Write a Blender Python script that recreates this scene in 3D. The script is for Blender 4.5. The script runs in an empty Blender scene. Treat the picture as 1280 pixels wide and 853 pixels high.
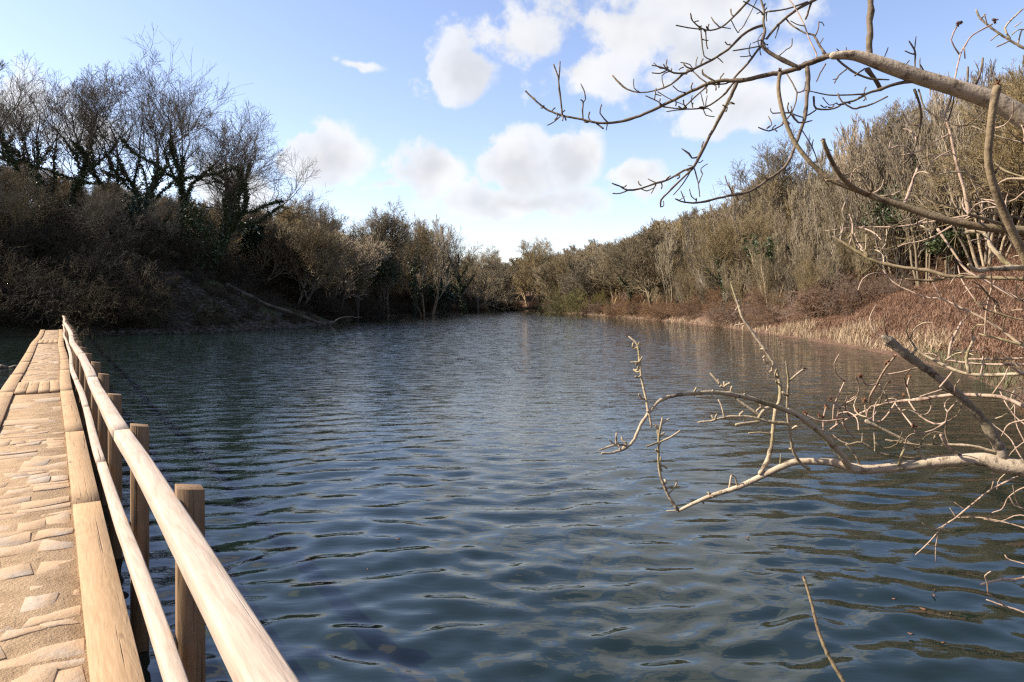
import bpy, math, random
import numpy as np
from mathutils import Vector, noise as mnoise
R = random.Random(7)
NR = np.random.default_rng(11)
rad = math.radians
S = bpy.context.scene
COL = S.collection

# ------------------------------------------------------------------ camera
EYE = 2.05            # camera height over the water
FPX = 853.0           # focal length in photo pixels (24 mm)
HOR = 380.0           # horizon row of the photo
cd = bpy.data.cameras.new('camera'); cam = bpy.data.objects.new('camera', cd); COL.objects.link(cam)
cd.sensor_width = 36; cd.lens = 24; cd.clip_start = 0.05; cd.clip_end = 5000
cd.shift_y = -(426.5 - HOR) / 1280
cam.location = (0, 0, EYE); cam.rotation_euler = (rad(90), 0, 0)
S.camera = cam

# ------------------------------------------------------------------ light
SUN_AZ, SUN_EL = 87.0, 38.0      # degrees left of the view, above the horizon
sdir = Vector((-math.sin(rad(SUN_AZ)) * math.cos(rad(SUN_EL)), math.cos(rad(SUN_AZ)) * math.cos(rad(SUN_EL)), math.sin(rad(SUN_EL))))
sl = bpy.data.lights.new('sun', 'SUN'); sl.energy = 4.6; sl.angle = rad(0.5); sl.color = (1.0, 0.93, 0.82)
sun = bpy.data.objects.new('sun', sl); COL.objects.link(sun)
sun.rotation_euler = (-sdir).to_track_quat('-Z', 'Y').to_euler(); sun.location = sdir * 100
S.view_settings.view_transform = 'Standard'; S.view_settings.look = 'None'
S.view_settings.gamma = 1; S.view_settings.use_curve_mapping = False
S.view_settings.exposure = 1.13
S.render.engine = 'CYCLES'
try:
    S.cycles.use_denoising = False; S.cycles.filter_width = 1.3
    S.cycles.max_bounces = 6; S.cycles.diffuse_bounces = 2; S.cycles.glossy_bounces = 3
    S.cycles.sample_clamp_indirect = 6
except Exception: pass

# ------------------------------------------------------------------ node helpers
class NT:
    def __init__(s, tree): s.t = tree
    def n(s, typ, **kw):
        nd = s.t.nodes.new(typ)
        for k, v in kw.items():
            if k == 'inp':
                for a, b in v.items(): s.set(nd, a, b)
            else: setattr(nd, k, v)
        return nd
    def set(s, nd, a, b):
        sk = nd.inputs[a]
        if isinstance(b, (tuple, list)) and len(b) == 3 and sk.type == 'RGBA': b = (*b, 1)
        if isinstance(b, bpy.types.NodeSocket): s.t.links.new(b, sk)
        elif isinstance(b, bpy.types.Node): s.t.links.new(b.outputs[0], sk)
        else: sk.default_value = b
    def m(s, op, a, b=None, c=None, clamp=False):
        nd = s.t.nodes.new('ShaderNodeMath'); nd.operation = op; nd.use_clamp = clamp
        s.set(nd, 0, a)
        if b is not None: s.set(nd, 1, b)
        if c is not None: s.set(nd, 2, c)
        return nd.outputs[0]
    def mix(s, f, a, b, blend='MIX'):
        nd = s.t.nodes.new('ShaderNodeMix'); nd.data_type = 'RGBA'; nd.blend_type = blend
        s.set(nd, 0, f); s.set(nd, 6, a); s.set(nd, 7, b)
        return nd.outputs[2]
    def ramp(s, f, stops, interp='LINEAR'):
        nd = s.t.nodes.new('ShaderNodeValToRGB'); nd.color_ramp.interpolation = interp
        cr = nd.color_ramp
        while len(cr.elements) < len(stops): cr.elements.new(0.5)
        for e, (p, c) in zip(cr.elements, stops):
            e.position = p; e.color = (c[0], c[1], c[2], 1) if not isinstance(c, (int, float)) else (c, c, c, 1)
        s.set(nd, 0, f)
        return nd.outputs[0]
    def noise(s, vec, scale, detail=4, rough=.55, dist=0, out=0):
        nd = s.n('ShaderNodeTexNoise', inp={'Scale': scale, 'Detail': detail, 'Roughness': rough, 'Distortion': dist})
        if vec is not None: s.set(nd, 'Vector', vec)
        return nd.outputs[out]
    def mapping(s, vec, scale=(1, 1, 1), rot=(0, 0, 0), loc=(0, 0, 0)):
        nd = s.n('ShaderNodeMapping'); s.set(nd, 'Vector', vec)
        nd.inputs['Scale'].default_value = scale; nd.inputs['Rotation'].default_value = rot; nd.inputs['Location'].default_value = loc
        return nd.outputs[0]

# ------------------------------------------------------------------ sky: clear blue with drifting cumulus
W = bpy.data.worlds.new('World'); S.world = W; W.use_nodes = True
W.cycles.sampling_method = 'MANUAL'; W.cycles.sample_map_resolution = 512
W.node_tree.nodes.clear(); T = NT(W.node_tree)
sky = T.n('ShaderNodeTexSky', sky_type='NISHITA', sun_disc=False)
sky.sun_elevation = rad(SUN_EL); sky.sun_rotation = rad(-SUN_AZ); sky.altitude = 50
sky.air_density = 1.0; sky.dust_density = 0.55; sky.ozone_density = 1.0
def azel(px, py):
    u = (px - 640) / FPX; v = (HOR - py) / FPX
    return math.atan(u), math.atan2(v, math.hypot(1, u))
clouds = [  # photo pixel centre and half sizes, converted to azimuth and elevation; weight
    (415, 196, 62, 40, 1.0), (535, 216, 58, 42, 1.0), (650, 206, 66, 52, 1.05), (722, 192, 42, 46, 1.0),
    (640, 250, 150, 27, .8), (795, 226, 44, 30, .95), (480, 234, 40, 12, .55),
    (588, 98, 56, 36, .75), (660, 50, 110, 60, .62), (780, 40, 150, 62, .7), (880, 80, 120, 55, .7), (900, -40, 180, 80, .9),
    (720, 90, 110, 40, .7), (930, 130, 80, 40, .7), (445, 82, 46, 9, .62), (110, 170, 90, 45, .8), (285, 240, 60, 40, .9),
    (20, 130, 60, 45, .7), (880, -300, 170, 120, .8), (200, -420, 160, 90, .7), (-150, 140, 150, 60, .9), (1500, 120, 160, 70, .9)]
tc = T.n('ShaderNodeTexCoord').outputs['Generated']
sep = T.n('ShaderNodeSeparateXYZ', inp={0: tc})
az0 = T.m('ARCTAN2', sep.outputs[0], sep.outputs[1]); el0 = T.m('ARCSINE', sep.outputs[2])
fb = T.noise(tc, 10, 6, .6); fb2 = T.noise(T.n('ShaderNodeVectorMath', operation='ADD', inp={0: tc, 1: (3.1, 1.7, .4)}), 8, 3, .6)
az = T.m('MULTIPLY_ADD', T.m('SUBTRACT', fb, .5), .09, az0)
el = T.m('MULTIPLY_ADD', T.m('SUBTRACT', fb2, .5), .07, el0)
tot = None
for (px, py, rx, ry, w) in clouds:
    a0, e0 = azel(px, py); ra = rx / FPX * 1.08 * math.cos(a0) ** 2; re_ = ry / FPX * 1.08 * math.cos(a0)
    da = T.m('MULTIPLY_ADD', az, 1 / ra, -a0 / ra); de = T.m('MULTIPLY_ADD', el, 1 / re_, -e0 / re_)
    d = T.m('MULTIPLY_ADD', T.m('SQRT', T.m('MULTIPLY_ADD', da, da, T.m('MULTIPLY', de, de))), -w, w)
    tot = d if tot is None else T.m('MAXIMUM', tot, d)
# the rest of the sky, outside the view, carries the same scattered cumulus
wide = T.m('MULTIPLY_ADD', T.noise(T.mapping(tc, (2.2, 2.2, 4)), 1, 2, .5), 5, -3.0)
wide = T.m('SUBTRACT', wide, T.m('MULTIPLY', T.m('MULTIPLY_ADD', T.m('ABSOLUTE', az0), -1.1, 1, clamp=True), 3))
tot = T.m('MAXIMUM', tot, wide)
d0 = T.m('MULTIPLY_ADD', T.m('SUBTRACT', fb, .52), 2.2, tot)
lit = T.noise(T.n('ShaderNodeVectorMath', operation='ADD', inp={0: tc, 1: (-0.03, 0.0, 0.035)}), 10, 3, .6)      # the same billows, seen a little nearer the sun
alpha = T.n('ShaderNodeMapRange', interpolation_type='SMOOTHSTEP', inp={0: d0, 1: 0.02, 2: 0.34}).outputs[0]
shade = T.n('ShaderNodeMapRange', interpolation_type='SMOOTHSTEP', inp={0: T.m('ADD', T.m('MULTIPLY', lit, 1.6), T.m('MULTIPLY', tot, .75)), 1: 0.80, 2: 1.6}).outputs[0]
ccol = T.mix(shade, (4.15, 4.12, 4.08, 1), (3.0, 3.08, 3.25, 1))
szn = T.n('ShaderNodeSeparateXYZ', inp={0: tc}).outputs[2]
skyc = T.mix(1.0, sky.outputs[0], (1.08, .97, 1.02, 1), 'MULTIPLY')
final = T.mix(T.m('MULTIPLY', alpha, T.n('ShaderNodeMapRange', inp={0: tot, 1: .0, 2: .8, 3: .74, 4: .97}).outputs[0]), skyc, ccol)
bg = T.n('ShaderNodeBackground', inp={'Color': final, 'Strength': 0.112})
T.t.links.new(bg.outputs[0], T.n('ShaderNodeOutputWorld').inputs[0])

# ------------------------------------------------------------------ materials
MATS = {}
def material(name, rough=.8, spec=.3):
    m = bpy.data.materials.new(name); m.use_nodes = True; m.node_tree.nodes.clear()
    t = NT(m.node_tree)
    b = t.n('ShaderNodeBsdfPrincipled'); b.inputs['Roughness'].default_value = rough
    b.inputs['Specular IOR Level'].default_value = spec
    o = t.n('ShaderNodeOutputMaterial'); m.node_tree.links.new(b.outputs[0], o.inputs[0])
    MATS[name] = m
    return t, b
def bump(t, b, h, strength=.5, dist=.01):
    nd = t.n('ShaderNodeBump', inp={'Strength': strength, 'Distance': dist, 'Height': h}); t.set(b, 'Normal', nd)
    return nd

def bark_mat(name, c0, c1, c2, rnd=.35, scale=9.0, bs=.6, bd=.02, coords='Object', rough=.85):
    t, b = material(name, rough, .2)
    co = t.n('ShaderNodeTexCoord').outputs[coords]
    n1 = t.noise(co, scale, 5, .6); n2 = t.noise(co, scale * .23, 3, .5)
    c = t.ramp(n1, [(.3, c0), (.52, c1), (.72, c2)])
    c = t.mix(t.m('MULTIPLY', n2, .5), c, c0)
    if rnd:
        r = t.n('ShaderNodeObjectInfo').outputs['Random']
        hs = t.n('ShaderNodeHueSaturation', inp={'Color': c})
        t.set(hs, 'Value', t.m('ADD', 1 - rnd, t.m('MULTIPLY', r, 2 * rnd)))
        t.set(hs, 'Saturation', t.m('ADD', .8, t.m('MULTIPLY', t.m('FRACT', t.m('MULTIPLY', r, 7.31)), .4)))
        c = hs.outputs[0]
    t.set(b, 'Base Color', c)
    if bs: bump(t, b, n1, bs, bd)
    return t, b
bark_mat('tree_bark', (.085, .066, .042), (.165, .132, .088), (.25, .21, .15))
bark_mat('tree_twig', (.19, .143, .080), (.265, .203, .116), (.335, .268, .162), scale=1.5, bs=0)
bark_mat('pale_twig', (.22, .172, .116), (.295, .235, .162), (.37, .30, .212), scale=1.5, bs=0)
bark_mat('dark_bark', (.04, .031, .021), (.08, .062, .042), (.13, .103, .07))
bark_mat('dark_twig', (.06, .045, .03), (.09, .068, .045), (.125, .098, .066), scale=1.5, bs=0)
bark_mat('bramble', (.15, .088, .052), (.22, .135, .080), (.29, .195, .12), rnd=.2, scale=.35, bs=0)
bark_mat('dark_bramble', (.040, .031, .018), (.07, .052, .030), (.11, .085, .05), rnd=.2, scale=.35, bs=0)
bark_mat('willow_twig', (.13, .115, .04), (.19, .16, .06), (.24, .20, .08), rnd=.15, scale=1.5, bs=0)
# foreground ash bark: pale with lichen, dark speckles and rings
def ash_mat(name, base, dark, light, moss, ringscale=1.0):
    t, b = material(name, .8, .25)
    co = t.n('ShaderNodeTexCoord').outputs['Object']
    n1 = t.noise(co, 26, 6, .65); n2 = t.noise(co, 9, 4, .6); n3 = t.noise(co, 75, 3, .6); n4 = t.noise(co, 5, 3, .6)
    c = t.ramp(n2, [(.32, base), (.55, light), (.75, base)])
    c = t.mix(t.ramp(n1, [(.52, 0), (.62, .85)]), c, (*dark, 1))
    c = t.mix(t.ramp(n3, [(.62, 0), (.72, .5)]), c, (*dark, 1))
    c = t.mix(t.ramp(n4, [(.52, 0), (.66, .65)]), c, (*moss, 1))
    t.set(b, 'Base Color', c)
    bump(t, b, t.m('ADD', n1, t.m('MULTIPLY', n3, .6)), .7, .006)
ash_mat('ash_bark', (.36, .27, .18), (.11, .075, .045), (.46, .36, .25), (.25, .215, .13))
ash_mat('ash_dark', (.13, .092, .058), (.045, .03, .02), (.18, .13, .085), (.15, .12, .06))  # ash bark darkened in colour so upper branches read as backlit against the sky
ash_mat('ash_branch', (.34, .26, .16), (.09, .062, .038), (.43, .335, .22), (.25, .20, .085))
ash_mat('olive_shoot', (.175, .125, .072), (.09, .06, .035), (.24, .175, .10), (.17, .135, .055))
ash_mat('pink_twig', (.34, .235, .165), (.15, .09, .06), (.42, .30, .215), (.30, .22, .13))
ash_mat('dead_wood', (.17, .130, .090), (.045, .032, .022), (.28, .225, .165), (.17, .135, .07))
ash_mat('bud', (.12, .055, .028), (.05, .022, .014), (.17, .085, .04), (.12, .06, .03))

def wood_mat(name, base, light, dark, axis='y', knots=True):
    t, b = material(name, .75, .2)
    co = t.n('ShaderNodeTexCoord').outputs['Object']
    sc = {'y': (14, 1.1, 14), 'z': (14, 14, 1.1)}[axis]
    r = t.n('ShaderNodeObjectInfo').outputs['Random']
    comb = t.n('ShaderNodeCombineXYZ', inp={0: t.m('MULTIPLY', r, 31), 1: t.m('MULTIPLY', r, 17), 2: t.m('MULTIPLY', r, 9)})
    v = t.n('ShaderNodeVectorMath', operation='ADD', inp={0: co, 1: comb}).outputs[0]
    mv = t.mapping(v, sc)
    big = t.noise(t.mapping(v, tuple(.25 * q for q in sc)), 1, 3, .5, 1.2)
    rings = t.m('FRACT', t.m('MULTIPLY', big, 9))
    rings = t.ramp(rings, [(0, .0), (.5, 1), (.9, .7), (1, 0)])
    fine = t.noise(t.mapping(v, tuple(5 * q for q in sc)), 1, 4, .6)
    blot = t.noise(v, 2.3, 4, .6)
    c = t.mix(rings, (*dark, 1), (*base, 1))
    c = t.mix(.55, c, (*base, 1))
    c = t.mix(t.ramp(fine, [(.35, 0), (.7, .7)]), c, (*light, 1))
    c = t.mix(t.ramp(blot, [(.5, 0), (.75, .55)]), c, (*dark, 1))
    if knots:
        vo = t.n('ShaderNodeTexVoronoi', inp={'Scale': 1.0}); t.set(vo, 'Vector', t.mapping(v, (7, 1.9, 7) if axis == 'y' else (7, 7, 1.9)))
        c = t.mix(t.ramp(vo.outputs['Distance'], [(.03, .8), (.12, 0)]), c, (dark[0] * .35, dark[1] * .3, dark[2] * .3, 1))
    crk = t.noise(t.mapping(v, (55, .7, 55) if axis == 'y' else (55, 55, .7)), 1, 2, .5)
    c = t.mix(t.ramp(crk, [(.66, 0), (.72, .75)]), c, (dark[0] * .4, dark[1] * .36, dark[2] * .33, 1))
    hs = t.n('ShaderNodeHueSaturation', inp={'Color': c}); t.set(hs, 'Value', t.m('ADD', .97, t.m('MULTIPLY', r, .06)))
    t.set(b, 'Base Color', hs.outputs[0])
    bump(t, b, t.m('SUBTRACT', t.m('ADD', fine, t.m('MULTIPLY', rings, .25)), t.ramp(crk, [(.64, 0), (.72, 2)])), .6, .004)
wood_mat('plank_wood', (.38, .24, .125), (.45, .305, .17), (.27, .165, .085))
wood_mat('rail_wood', (.455, .35, .26), (.52, .42, .325), (.30, .21, .145))
wood_mat('post_wood', (.20, .12, .06), (.26, .165, .09), (.13, .078, .04), 'z')
# paving stone with trodden sand on top
t, b = material('paving_stone', .9, .2)
co = t.n('ShaderNodeTexCoord').outputs['Object']; r = t.n('ShaderNodeObjectInfo').outputs['Random']
n1 = t.noise(co, 3.2, 5, .6); n2 = t.noise(co, 26, 6, .65); n3 = t.noise(co, 120, 3, .6)
st = t.mix(r, (.40, .30, .205, 1), (.38, .315, .245, 1))
st = t.mix(t.ramp(n2, [(.4, 0), (.72, .55)]), st, (.28, .195, .125, 1))
sand = t.mix(t.ramp(n3, [(.35, 0), (.7, 1)]), (.43, .29, .17, 1), (.35, .23, .135, 1))
c = t.mix(t.ramp(n1, [(.38, 0), (.52, .95)]), st, sand)
t.set(b, 'Base Color', c)
bump(t, b, t.m('ADD', t.m('MULTIPLY', n2, 1.0), t.m('MULTIPLY', n3, .25)), .6, .015)
t, b = material('deck_sand', .95, .1)
co = t.n('ShaderNodeTexCoord').outputs['Object']
n1 = t.noise(co, 5, 5, .6); n2 = t.noise(co, 70, 4, .65); n4 = t.noise(co, 1.3, 3, .6)
c = t.ramp(n1, [(.3, (.29, .19, .11)), (.5, (.40, .275, .16)), (.75, (.45, .32, .195))])
c = t.mix(t.ramp(n2, [(.52, 0), (.7, .6)]), c, (.25, .165, .1, 1))
t.set(b, 'Base Color', c); bump(t, b, t.m('ADD', t.m('MULTIPLY', n1, 2), n2), .9, .02)
t, b = material('masonry', .9, .2)
co = t.n('ShaderNodeTexCoord').outputs['Object']
n1 = t.noise(co, 6, 6, .65)
t.set(b, 'Base Color', t.ramp(n1, [(.3, (.08, .07, .055)), (.6, (.2, .175, .14))])); bump(t, b, n1, .8, .04)
# earth of the banks
t, b = material('earth', .95, .1)
co = t.n('ShaderNodeTexCoord').outputs['Object']
n1 = t.noise(co, .35, 6, .65); n2 = t.noise(co, 3.5, 6, .7); n3 = t.noise(co, .09, 3, .5)
c = t.ramp(n2, [(.3, (.026, .019, .012)), (.5, (.050, .036, .023)), (.7, (.085, .062, .04))])  # left bank earth: the shade of the hill is put into this darker colour
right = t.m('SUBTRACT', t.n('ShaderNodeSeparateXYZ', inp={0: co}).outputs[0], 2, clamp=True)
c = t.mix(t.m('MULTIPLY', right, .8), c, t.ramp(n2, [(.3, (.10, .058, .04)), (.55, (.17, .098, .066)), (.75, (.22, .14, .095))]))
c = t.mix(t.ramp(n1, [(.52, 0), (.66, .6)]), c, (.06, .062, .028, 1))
t.set(b, 'Base Color', c); bump(t, b, t.m('ADD', n2, t.m('MULTIPLY', n1, 2)), .8, .25)
def leaf_mat(name, cols, rough=.5, scale=1.3):
    t, b = material(name, rough, .4)
    co = t.n('ShaderNodeTexCoord').outputs['Object']
    n1 = t.noise(co, scale, 4, .65); n2 = t.noise(co, scale * 9, 2, .5)
    t.set(b, 'Base Color', t.ramp(t.m('ADD', t.m('MULTIPLY', n1, .6), t.m('MULTIPLY', n2, .4)), [(.32, cols[0]), (.5, cols[1]), (.68, cols[2])]))
leaf_mat('ivy_leaf', [(.022, .034, .010), (.045, .06, .018), (.085, .098, .03)])
leaf_mat('holly_leaf', [(.010, .019, .007), (.02, .034, .011), (.04, .055, .02)])
leaf_mat('yellow_leaf', [(.07, .068, .018), (.13, .11, .028), (.20, .155, .04)])
leaf_mat('grass_blade', [(.05, .065, .02), (.085, .098, .032), (.15, .145, .06)], .7)
leaf_mat('dead_bracken', [(.13, .066, .036), (.22, .118, .066), (.32, .20, .12)], .9, .9)
leaf_mat('dry_reed', [(.30, .20, .11), (.42, .30, .175), (.52, .40, .25)], .8, 1.2)
t, b = material('rock', .9, .2)
co = t.n('ShaderNodeTexCoord').outputs['Object']; n1 = t.noise(co, 1.7, 5, .65)
t.set(b, 'Base Color', t.ramp(n1, [(.3, (.035, .03, .022)), (.58, (.07, .06, .046)), (.74, (.24, .21, .17))])); bump(t, b, n1, .6, .05)
# water
t, b = material('water', .015, 1.0)
b.inputs['IOR'].default_value = 1.333
co = t.n('ShaderNodeNewGeometry').outputs['Position']
b.inputs['Base Color'].default_value = (.0065, .013, .0100, 1)
na = t.noise(t.mapping(co, (.55, 1.5, 1), (0, 0, rad(-8))), 3.4, 3, .55, .5); nb = t.noise(t.mapping(co, (.7, 1.9, 1), (0, 0, rad(10))), 9.0, 2, .5, .3)
cm = t.noise(t.mapping(co, (.35, .12, 1)), .35, 3, .5)           # gusts and calmer lanes
sx = t.n('ShaderNodeSeparateXYZ', inp={0: co})
far = t.n('ShaderNodeMapRange', inp={0: sx.outputs[1], 1: 4.0, 2: 22.0}).outputs[0]
h = t.m('ADD', t.m('MULTIPLY', na, t.m('MULTIPLY_ADD', far, .9, .10)), t.m('MULTIPLY', nb, t.m('MULTIPLY_ADD', far, .22, .05)))
h = t.m('MULTIPLY', h, t.m('MULTIPLY_ADD', cm, 1.3, .35))
bn = bump(t, b, h, 1.0, .030)
# wind ripples too fine to follow far out: scatter the surface slope itself
slp = t.noise(t.mapping(co, (.55, 1.5, 1), (0, 0, rad(-6))), 4.2, 2, .55, .3, out=1)
amp = t.m('MULTIPLY', t.n('ShaderNodeMapRange', inp={0: sx.outputs[1], 1: 4.0, 2: 34.0, 3: .05, 4: .60}).outputs[0], t.m('MULTIPLY_ADD', cm, 1.0, .5))
dv = t.n('ShaderNodeVectorMath', operation='SUBTRACT', inp={0: slp, 1: (.5, .5, .5)}).outputs[0]
dv = t.n('ShaderNodeVectorMath', operation='MULTIPLY', inp={0: dv, 1: (.8, 1.2, 0)}).outputs[0]
dv = t.n('ShaderNodeVectorMath', operation='SCALE', inp={0: dv, 'Scale': amp}).outputs[0]
nn = t.n('ShaderNodeVectorMath', operation='NORMALIZE', inp={0: t.n('ShaderNodeVectorMath', operation='ADD', inp={0: t.n('ShaderNodeNewGeometry').outputs['Normal'], 1: dv}).outputs[0]}).outputs[0]
t.set(bn, 'Normal', nn)

# ------------------------------------------------------------------ mesh helpers
def mesh_np(name, V, F, mat, smooth=False):
    """V (n,3); F list of index arrays, each (m,k)"""
    me = bpy.data.meshes.new(name)
    if not isinstance(F, list): F = [F]
    F = [np.asarray(f, dtype=np.int32) for f in F if len(f)]
    V = np.asarray(V, dtype=np.float32)
    me.vertices.add(len(V)); me.vertices.foreach_set('co', V.ravel())
    loops = np.concatenate([f.ravel() for f in F]); sizes = np.concatenate([np.full(len(f), f.shape[1], np.int32) for f in F])
    starts = np.concatenate([[0], np.cumsum(sizes)[:-1]]).astype(np.int32)
    me.loops.add(len(loops)); me.loops.foreach_set('vertex_index', loops)
    me.polygons.add(len(sizes)); me.polygons.foreach_set('loop_start', starts); me.polygons.foreach_set('loop_total', sizes)
    if smooth: me.polygons.foreach_set('use_smooth', np.ones(len(sizes), bool))
    me.update(calc_edges=True)
    if mat: me.materials.append(MATS[mat] if isinstance(mat, str) else mat)
    return me
def link(name, me, parent=None, loc=None):
    o = bpy.data.objects.new(name, me); COL.objects.link(o)
    if parent: o.parent = parent
    if loc is not None: o.location = loc
    return o
def tag(o, label=None, cat=None, group=None, kind=None):
    if label: o['label'] = label
    if cat: o['category'] = cat
    if group: o['group'] = group
    if kind: o['kind'] = kind
    return o
def empty(name, loc=(0, 0, 0), rz=0):
    o = bpy.data.objects.new(name, None); COL.objects.link(o); o.location = loc; o.rotation_euler = (0, 0, rz)
    o.empty_display_size = .3
    return o
def tubes(lines, sides):
    """lines: list of (P (k,3), r (k,)). returns V, quads (+ end fans skipped, ends taper)"""
    by = {}
    for P, r in lines: by.setdefault(len(P), []).append((P, r))
    VV, FF, base = [], [], 0
    ang = np.arange(sides) * 2 * np.pi / sides
    for k, ls in by.items():
        P = np.array([l[0] for l in ls], dtype=float); r = np.array([l[1] for l in ls], dtype=float); m = len(ls)
        Tn = np.gradient(P, axis=1); Tn /= np.linalg.norm(Tn, axis=2, keepdims=True) + 1e-9
        mean = P[:, -1] - P[:, 0]; mean /= np.linalg.norm(mean, axis=1, keepdims=True) + 1e-9
        ref = np.zeros((m, 3)); ref[np.arange(m), np.argmin(np.abs(mean) + np.array([0.0, -.35, 0]), axis=1)] = 1
        ref = np.repeat(ref[:, None, :], k, axis=1)
        A = np.cross(Tn, ref); A /= np.linalg.norm(A, axis=2, keepdims=True) + 1e-9
        B = np.cross(Tn, A)
        ring = P[:, :, None, :] + r[:, :, None, None] * (np.cos(ang)[None, None, :, None] * A[:, :, None, :] + np.sin(ang)[None, None, :, None] * B[:, :, None, :])
        idx = base + np.arange(m * k * sides).reshape(m, k, sides)
        a = idx[:, :-1, :]; b = idx[:, 1:, :]
        q = np.stack([a, np.roll(a, -1, axis=2), np.roll(b, -1, axis=2), b], axis=-1).reshape(-1, 4)
        VV.append(ring.reshape(-1, 3)); FF.append(q); base += m * k * sides
    return np.concatenate(VV), np.concatenate(FF)
def leaves(C, size, flat=None, aspect=1.6):
    """quads with random orientation at points C"""
    n = len(C); C = np.asarray(C)
    a = NR.normal(size=(n, 3)); a /= np.linalg.norm(a, axis=1, keepdims=True)
    b = np.cross(a, NR.normal(size=(n, 3))); b /= np.linalg.norm(b, axis=1, keepdims=True)
    s = size * NR.uniform(.6, 1.3, n)[:, None]
    V = np.stack([C - a * s * aspect * .5, C + b * s * .5, C + a * s * aspect * .5, C - b * s * .5], axis=1).reshape(-1, 3)
    return V, np.arange(4 * n).reshape(n, 4)
def join(parts):
    VV, FF, base = [], [], 0
    for V, F in parts:
        VV.append(V); FF.append(np.asarray(F) + base); base += len(V)
    ks = sorted({f.shape[1] for f in FF})
    return np.concatenate(VV), [np.concatenate([f for f in FF if f.shape[1] == k]) for k in ks]
def P3(px, py, Y):
    return np.array(((px - 640) / FPX * Y, Y, EYE - (py - HOR) / FPX * Y))

# ------------------------------------------------------------------ the valley: lake outline, ground, water
def wp(px, py):
    Y = EYE * FPX / (py - HOR); return ((px - 640) / FPX * Y, Y)
shore = [wp(*q) for q in [(-160, 426), (-60, 423), (0, 421), (100, 419.5), (200, 417.5), (300, 413.5), (345, 411), (400, 406), (425, 402), (450, 398.5), (480, 396.5), (520, 394), (560, 392), (600, 390.2), (640, 389), (680, 389),
         (690, 391), (720, 392.8), (760, 396), (800, 399), (850, 403.5), (900, 409), (950, 416), (1000, 424), (1050, 432), (1100, 441), (1150, 452), (1200, 466), (1250, 487)]]
shore += [(9.0, 11.0), (5.9, 6.9), (4.0, 4.6), (3.0, 3.0), (2.0, 1.2), (1.1, -.6), (-.4, -2.0), (-3, -2.6), (-9, -2), (-22, 3), (-42, 16), (-52, 28)]
SH = np.array(shore)
def sdist(x, y):
    """distance to the lake outline, negative over water"""
    x = np.asarray(x, float); y = np.asarray(y, float)
    best = np.full(x.shape, 1e9); inside = np.zeros(x.shape, bool)
    n = len(SH)
    for i in range(n):
        ax, ay = SH[i]; bx, by = SH[(i + 1) % n]
        dx, dy = bx - ax, by - ay
        tt = np.clip(((x - ax) * dx + (y - ay) * dy) / (dx * dx + dy * dy), 0, 1)
        best = np.minimum(best, np.hypot(x - ax - tt * dx, y - ay - tt * dy))
        cond = (ay > y) != (by > y)
        with np.errstate(divide='ignore', invalid='ignore'):
            xi = (bx - ax) * (y - ay) / (by - ay if by != ay else 1e-9) + ax
        inside ^= cond & (x < xi)
    return np.where(inside, -best, best)
def sm(a, b, v): t_ = np.clip((v - a) / (b - a), 0, 1); return t_ * t_ * (3 - 2 * t_)
def ground(x, y):
    x = np.asarray(x, float); y = np.asarray(y, float)
    d = sdist(x, y)
    hl = np.interp(d, [0, 1, 4, 22, 40, 120], [0, .35, 2.2, 10.4, 12.5, 14]) * np.interp(y, [-20, 40, 62, 95, 140, 260], [1.2, 1.15, .95, .55, .5, .55])
    hr = np.interp(d, [0, .8, 10, 40, 70, 140], [0, .45, 4.2, 18.5, 24, 26]) * np.interp(y, [-20, 8, 20, 55, 100, 150, 260], [.35, .45, 1.0, 1.0, .72, .5, .55])
    w = sm(-7, 7, x)
    h = hl * (1 - w) + hr * w
    h = h * (1 + .10 * np.sin(x * .21 + y * .13) + .08 * np.sin(y * .31 - x * .11)) + (.16 * np.sin(x * .9 + 1.3 * np.sin(y * .7)) * sm(.5, 4, d))
    return np.where(d < 0, np.maximum(d * .45, -1.6), h)
gx = np.concatenate([np.linspace(-330, -72, 44), np.arange(-70, 72, 1.3), np.linspace(74, 330, 44)])
gy = np.concatenate([np.linspace(-70, -6, 18), np.arange(-4, 130, 1.3), np.arange(132, 260, 3), np.linspace(265, 520, 36)])
GX, GY = np.meshgrid(gx, gy, indexing='ij')
GZ = ground(GX, GY)
ii = np.arange(GX.size).reshape(GX.shape)
F = np.stack([ii[:-1, :-1], ii[1:, :-1], ii[1:, 1:], ii[:-1, 1:]], -1).reshape(-1, 4)
tag(link('ground', mesh_np('ground', np.stack([GX, GY, GZ], -1).reshape(-1, 3), F, 'earth', True)), kind='structure')

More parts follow.
